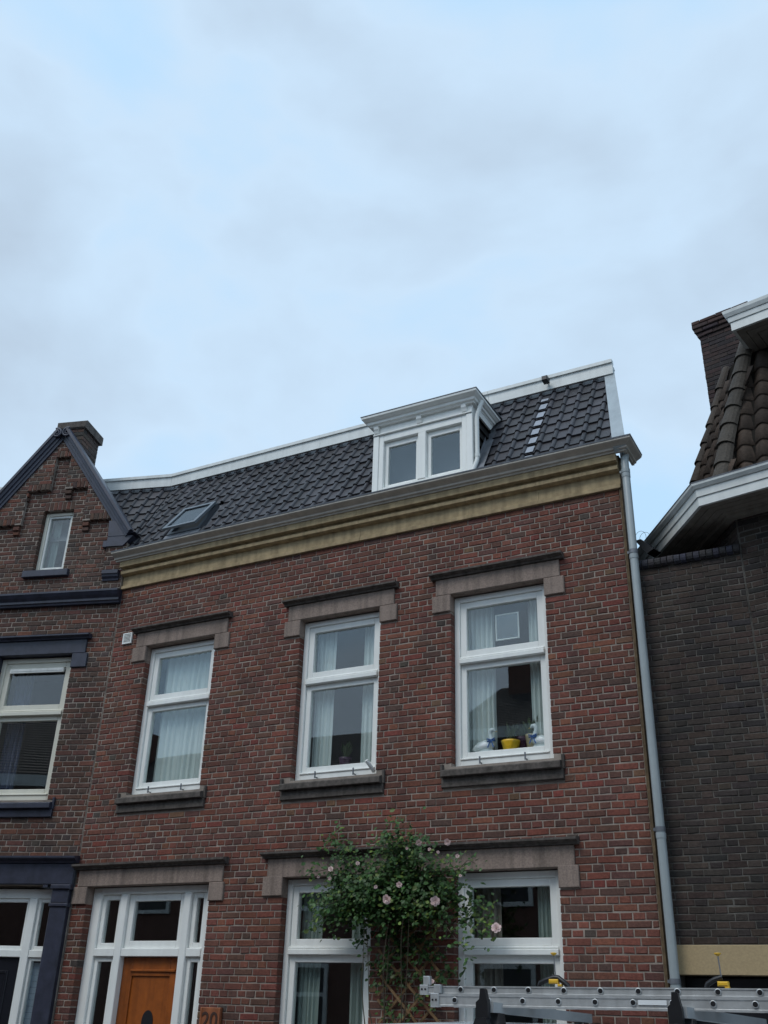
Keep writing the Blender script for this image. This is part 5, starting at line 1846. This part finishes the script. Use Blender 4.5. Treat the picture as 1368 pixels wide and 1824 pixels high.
def opposite(x0, x1, eave_z, ridge_z, label, gable=False, chim_x=None, seed=0):
    t = thing('brick_house', label, 'house', ((x0 + x1) / 2, OY, GZ), group='houses across the street')
    w = (x1 - x0) / 2 - 0.01
    ez, rz_ = eave_z - GZ, ridge_z - GZ
    MB().box(-w, w, -7.0, 0.0, 0, ez).build('wall', mat('opposite_brick', (0.13, 0.065, 0.05), 0.9, var=0.25, vscale=12), t)
    rm = mat('opposite_tiles', (0.045, 0.04, 0.042), 0.6, var=0.35, vscale=18)
    if gable:
        rfo = MB().extr([(-w - 0.3, ez - 0.2), (0, rz_), (w + 0.3, ez - 0.2), (w + 0.3, ez - 0.35), (0, rz_ - 0.16), (-w - 0.3, ez - 0.35)], lambda i, a, b: (a, (0.5, -7.2)[i], b), 2).build('roof', rm, t)
        MB().extr([(-w, ez - 0.001), (w, ez - 0.001), (0, rz_ - 0.2)], lambda i, a, b: (a, (0.001, -6.9)[i], b), 2).build('gable_wall', MATS['opposite_brick'], t)
    else:
        rfo = MB().extr([(0.45, ez), (-3.5, rz_), (-7.4, ez), (-7.4, ez - 0.12), (-3.5, rz_ - 0.14), (0.45, ez - 0.12)], lambda i, a, b: ((-w, w)[i], a, b), 2).build('roof', rm, t)
        for k in range(26):
            f0 = k / 26
            yy, zz = 0.45 - 3.95 * f0, ez + (rz_ - ez) * f0
            MB().box(-w, w, yy - 0.03, yy + 0.005, zz + 0.004, zz + 0.02).build('tile_row', rm, rfo)
        MB().box(-w, w, 0.451, 0.50, ez - 0.22, ez + 0.03).box(-w, w, 0.0, 0.45, ez - 0.20, ez - 0.121).build('fascia', WHITE_W, t)
    if chim_x is not None:
        MB().cbox(chim_x - 0.35, chim_x + 0.35, -3.4, -2.6, rz_ - 1.2, rz_ + 0.65, 0.02).build('chimney', MATS['opposite_brick'], rfo)
    n = max(2, int(w * 2 / 2.3))
    for fl in (0.9, 3.9):
        for k in range(n):
            xc = -w + (k + 0.5) * 2 * w / n
            f = ring(MB(), xc - 0.6, xc + 0.6, fl, fl + 1.9, 0.09, 0.001, 0.06)
            f.box(xc - 0.51, xc + 0.51, 0.002, 0.055, fl + 1.2, fl + 1.29)
            fo = f.build('window', WHITE_W, t)
            MB().box(xc - 0.52, xc + 0.52, 0.003, 0.02, fl + 0.08, fl + 1.82).build('pane', BLACKM, fo)
    return t


opposite(-33, -26.2, 6.4, 8.8, 'low brick house across the street farthest to the left', seed=1)
opposite(-26.2, -19.0, 6.3, 8.7, 'low brick house across the street with one chimney left of the middle', chim_x=1.0, seed=2)
opposite(-19.0, -9.5, 6.3, 8.8, 'long low brick house across the street with plain dark tiled roof', seed=3)
opposite(-9.5, -4.2, 7.4, 9.6, 'tall brick house across the street with chimney mirrored in the right upper window', chim_x=-1.75, seed=4)
opposite(-4.2, 0.5, 6.6, 9.2, 'brick house across the street directly behind the viewer', chim_x=-1.5, seed=5)
opposite(0.5, 8.0, 6.6, 9.4, 'brick house across the street farthest to the right', seed=6)
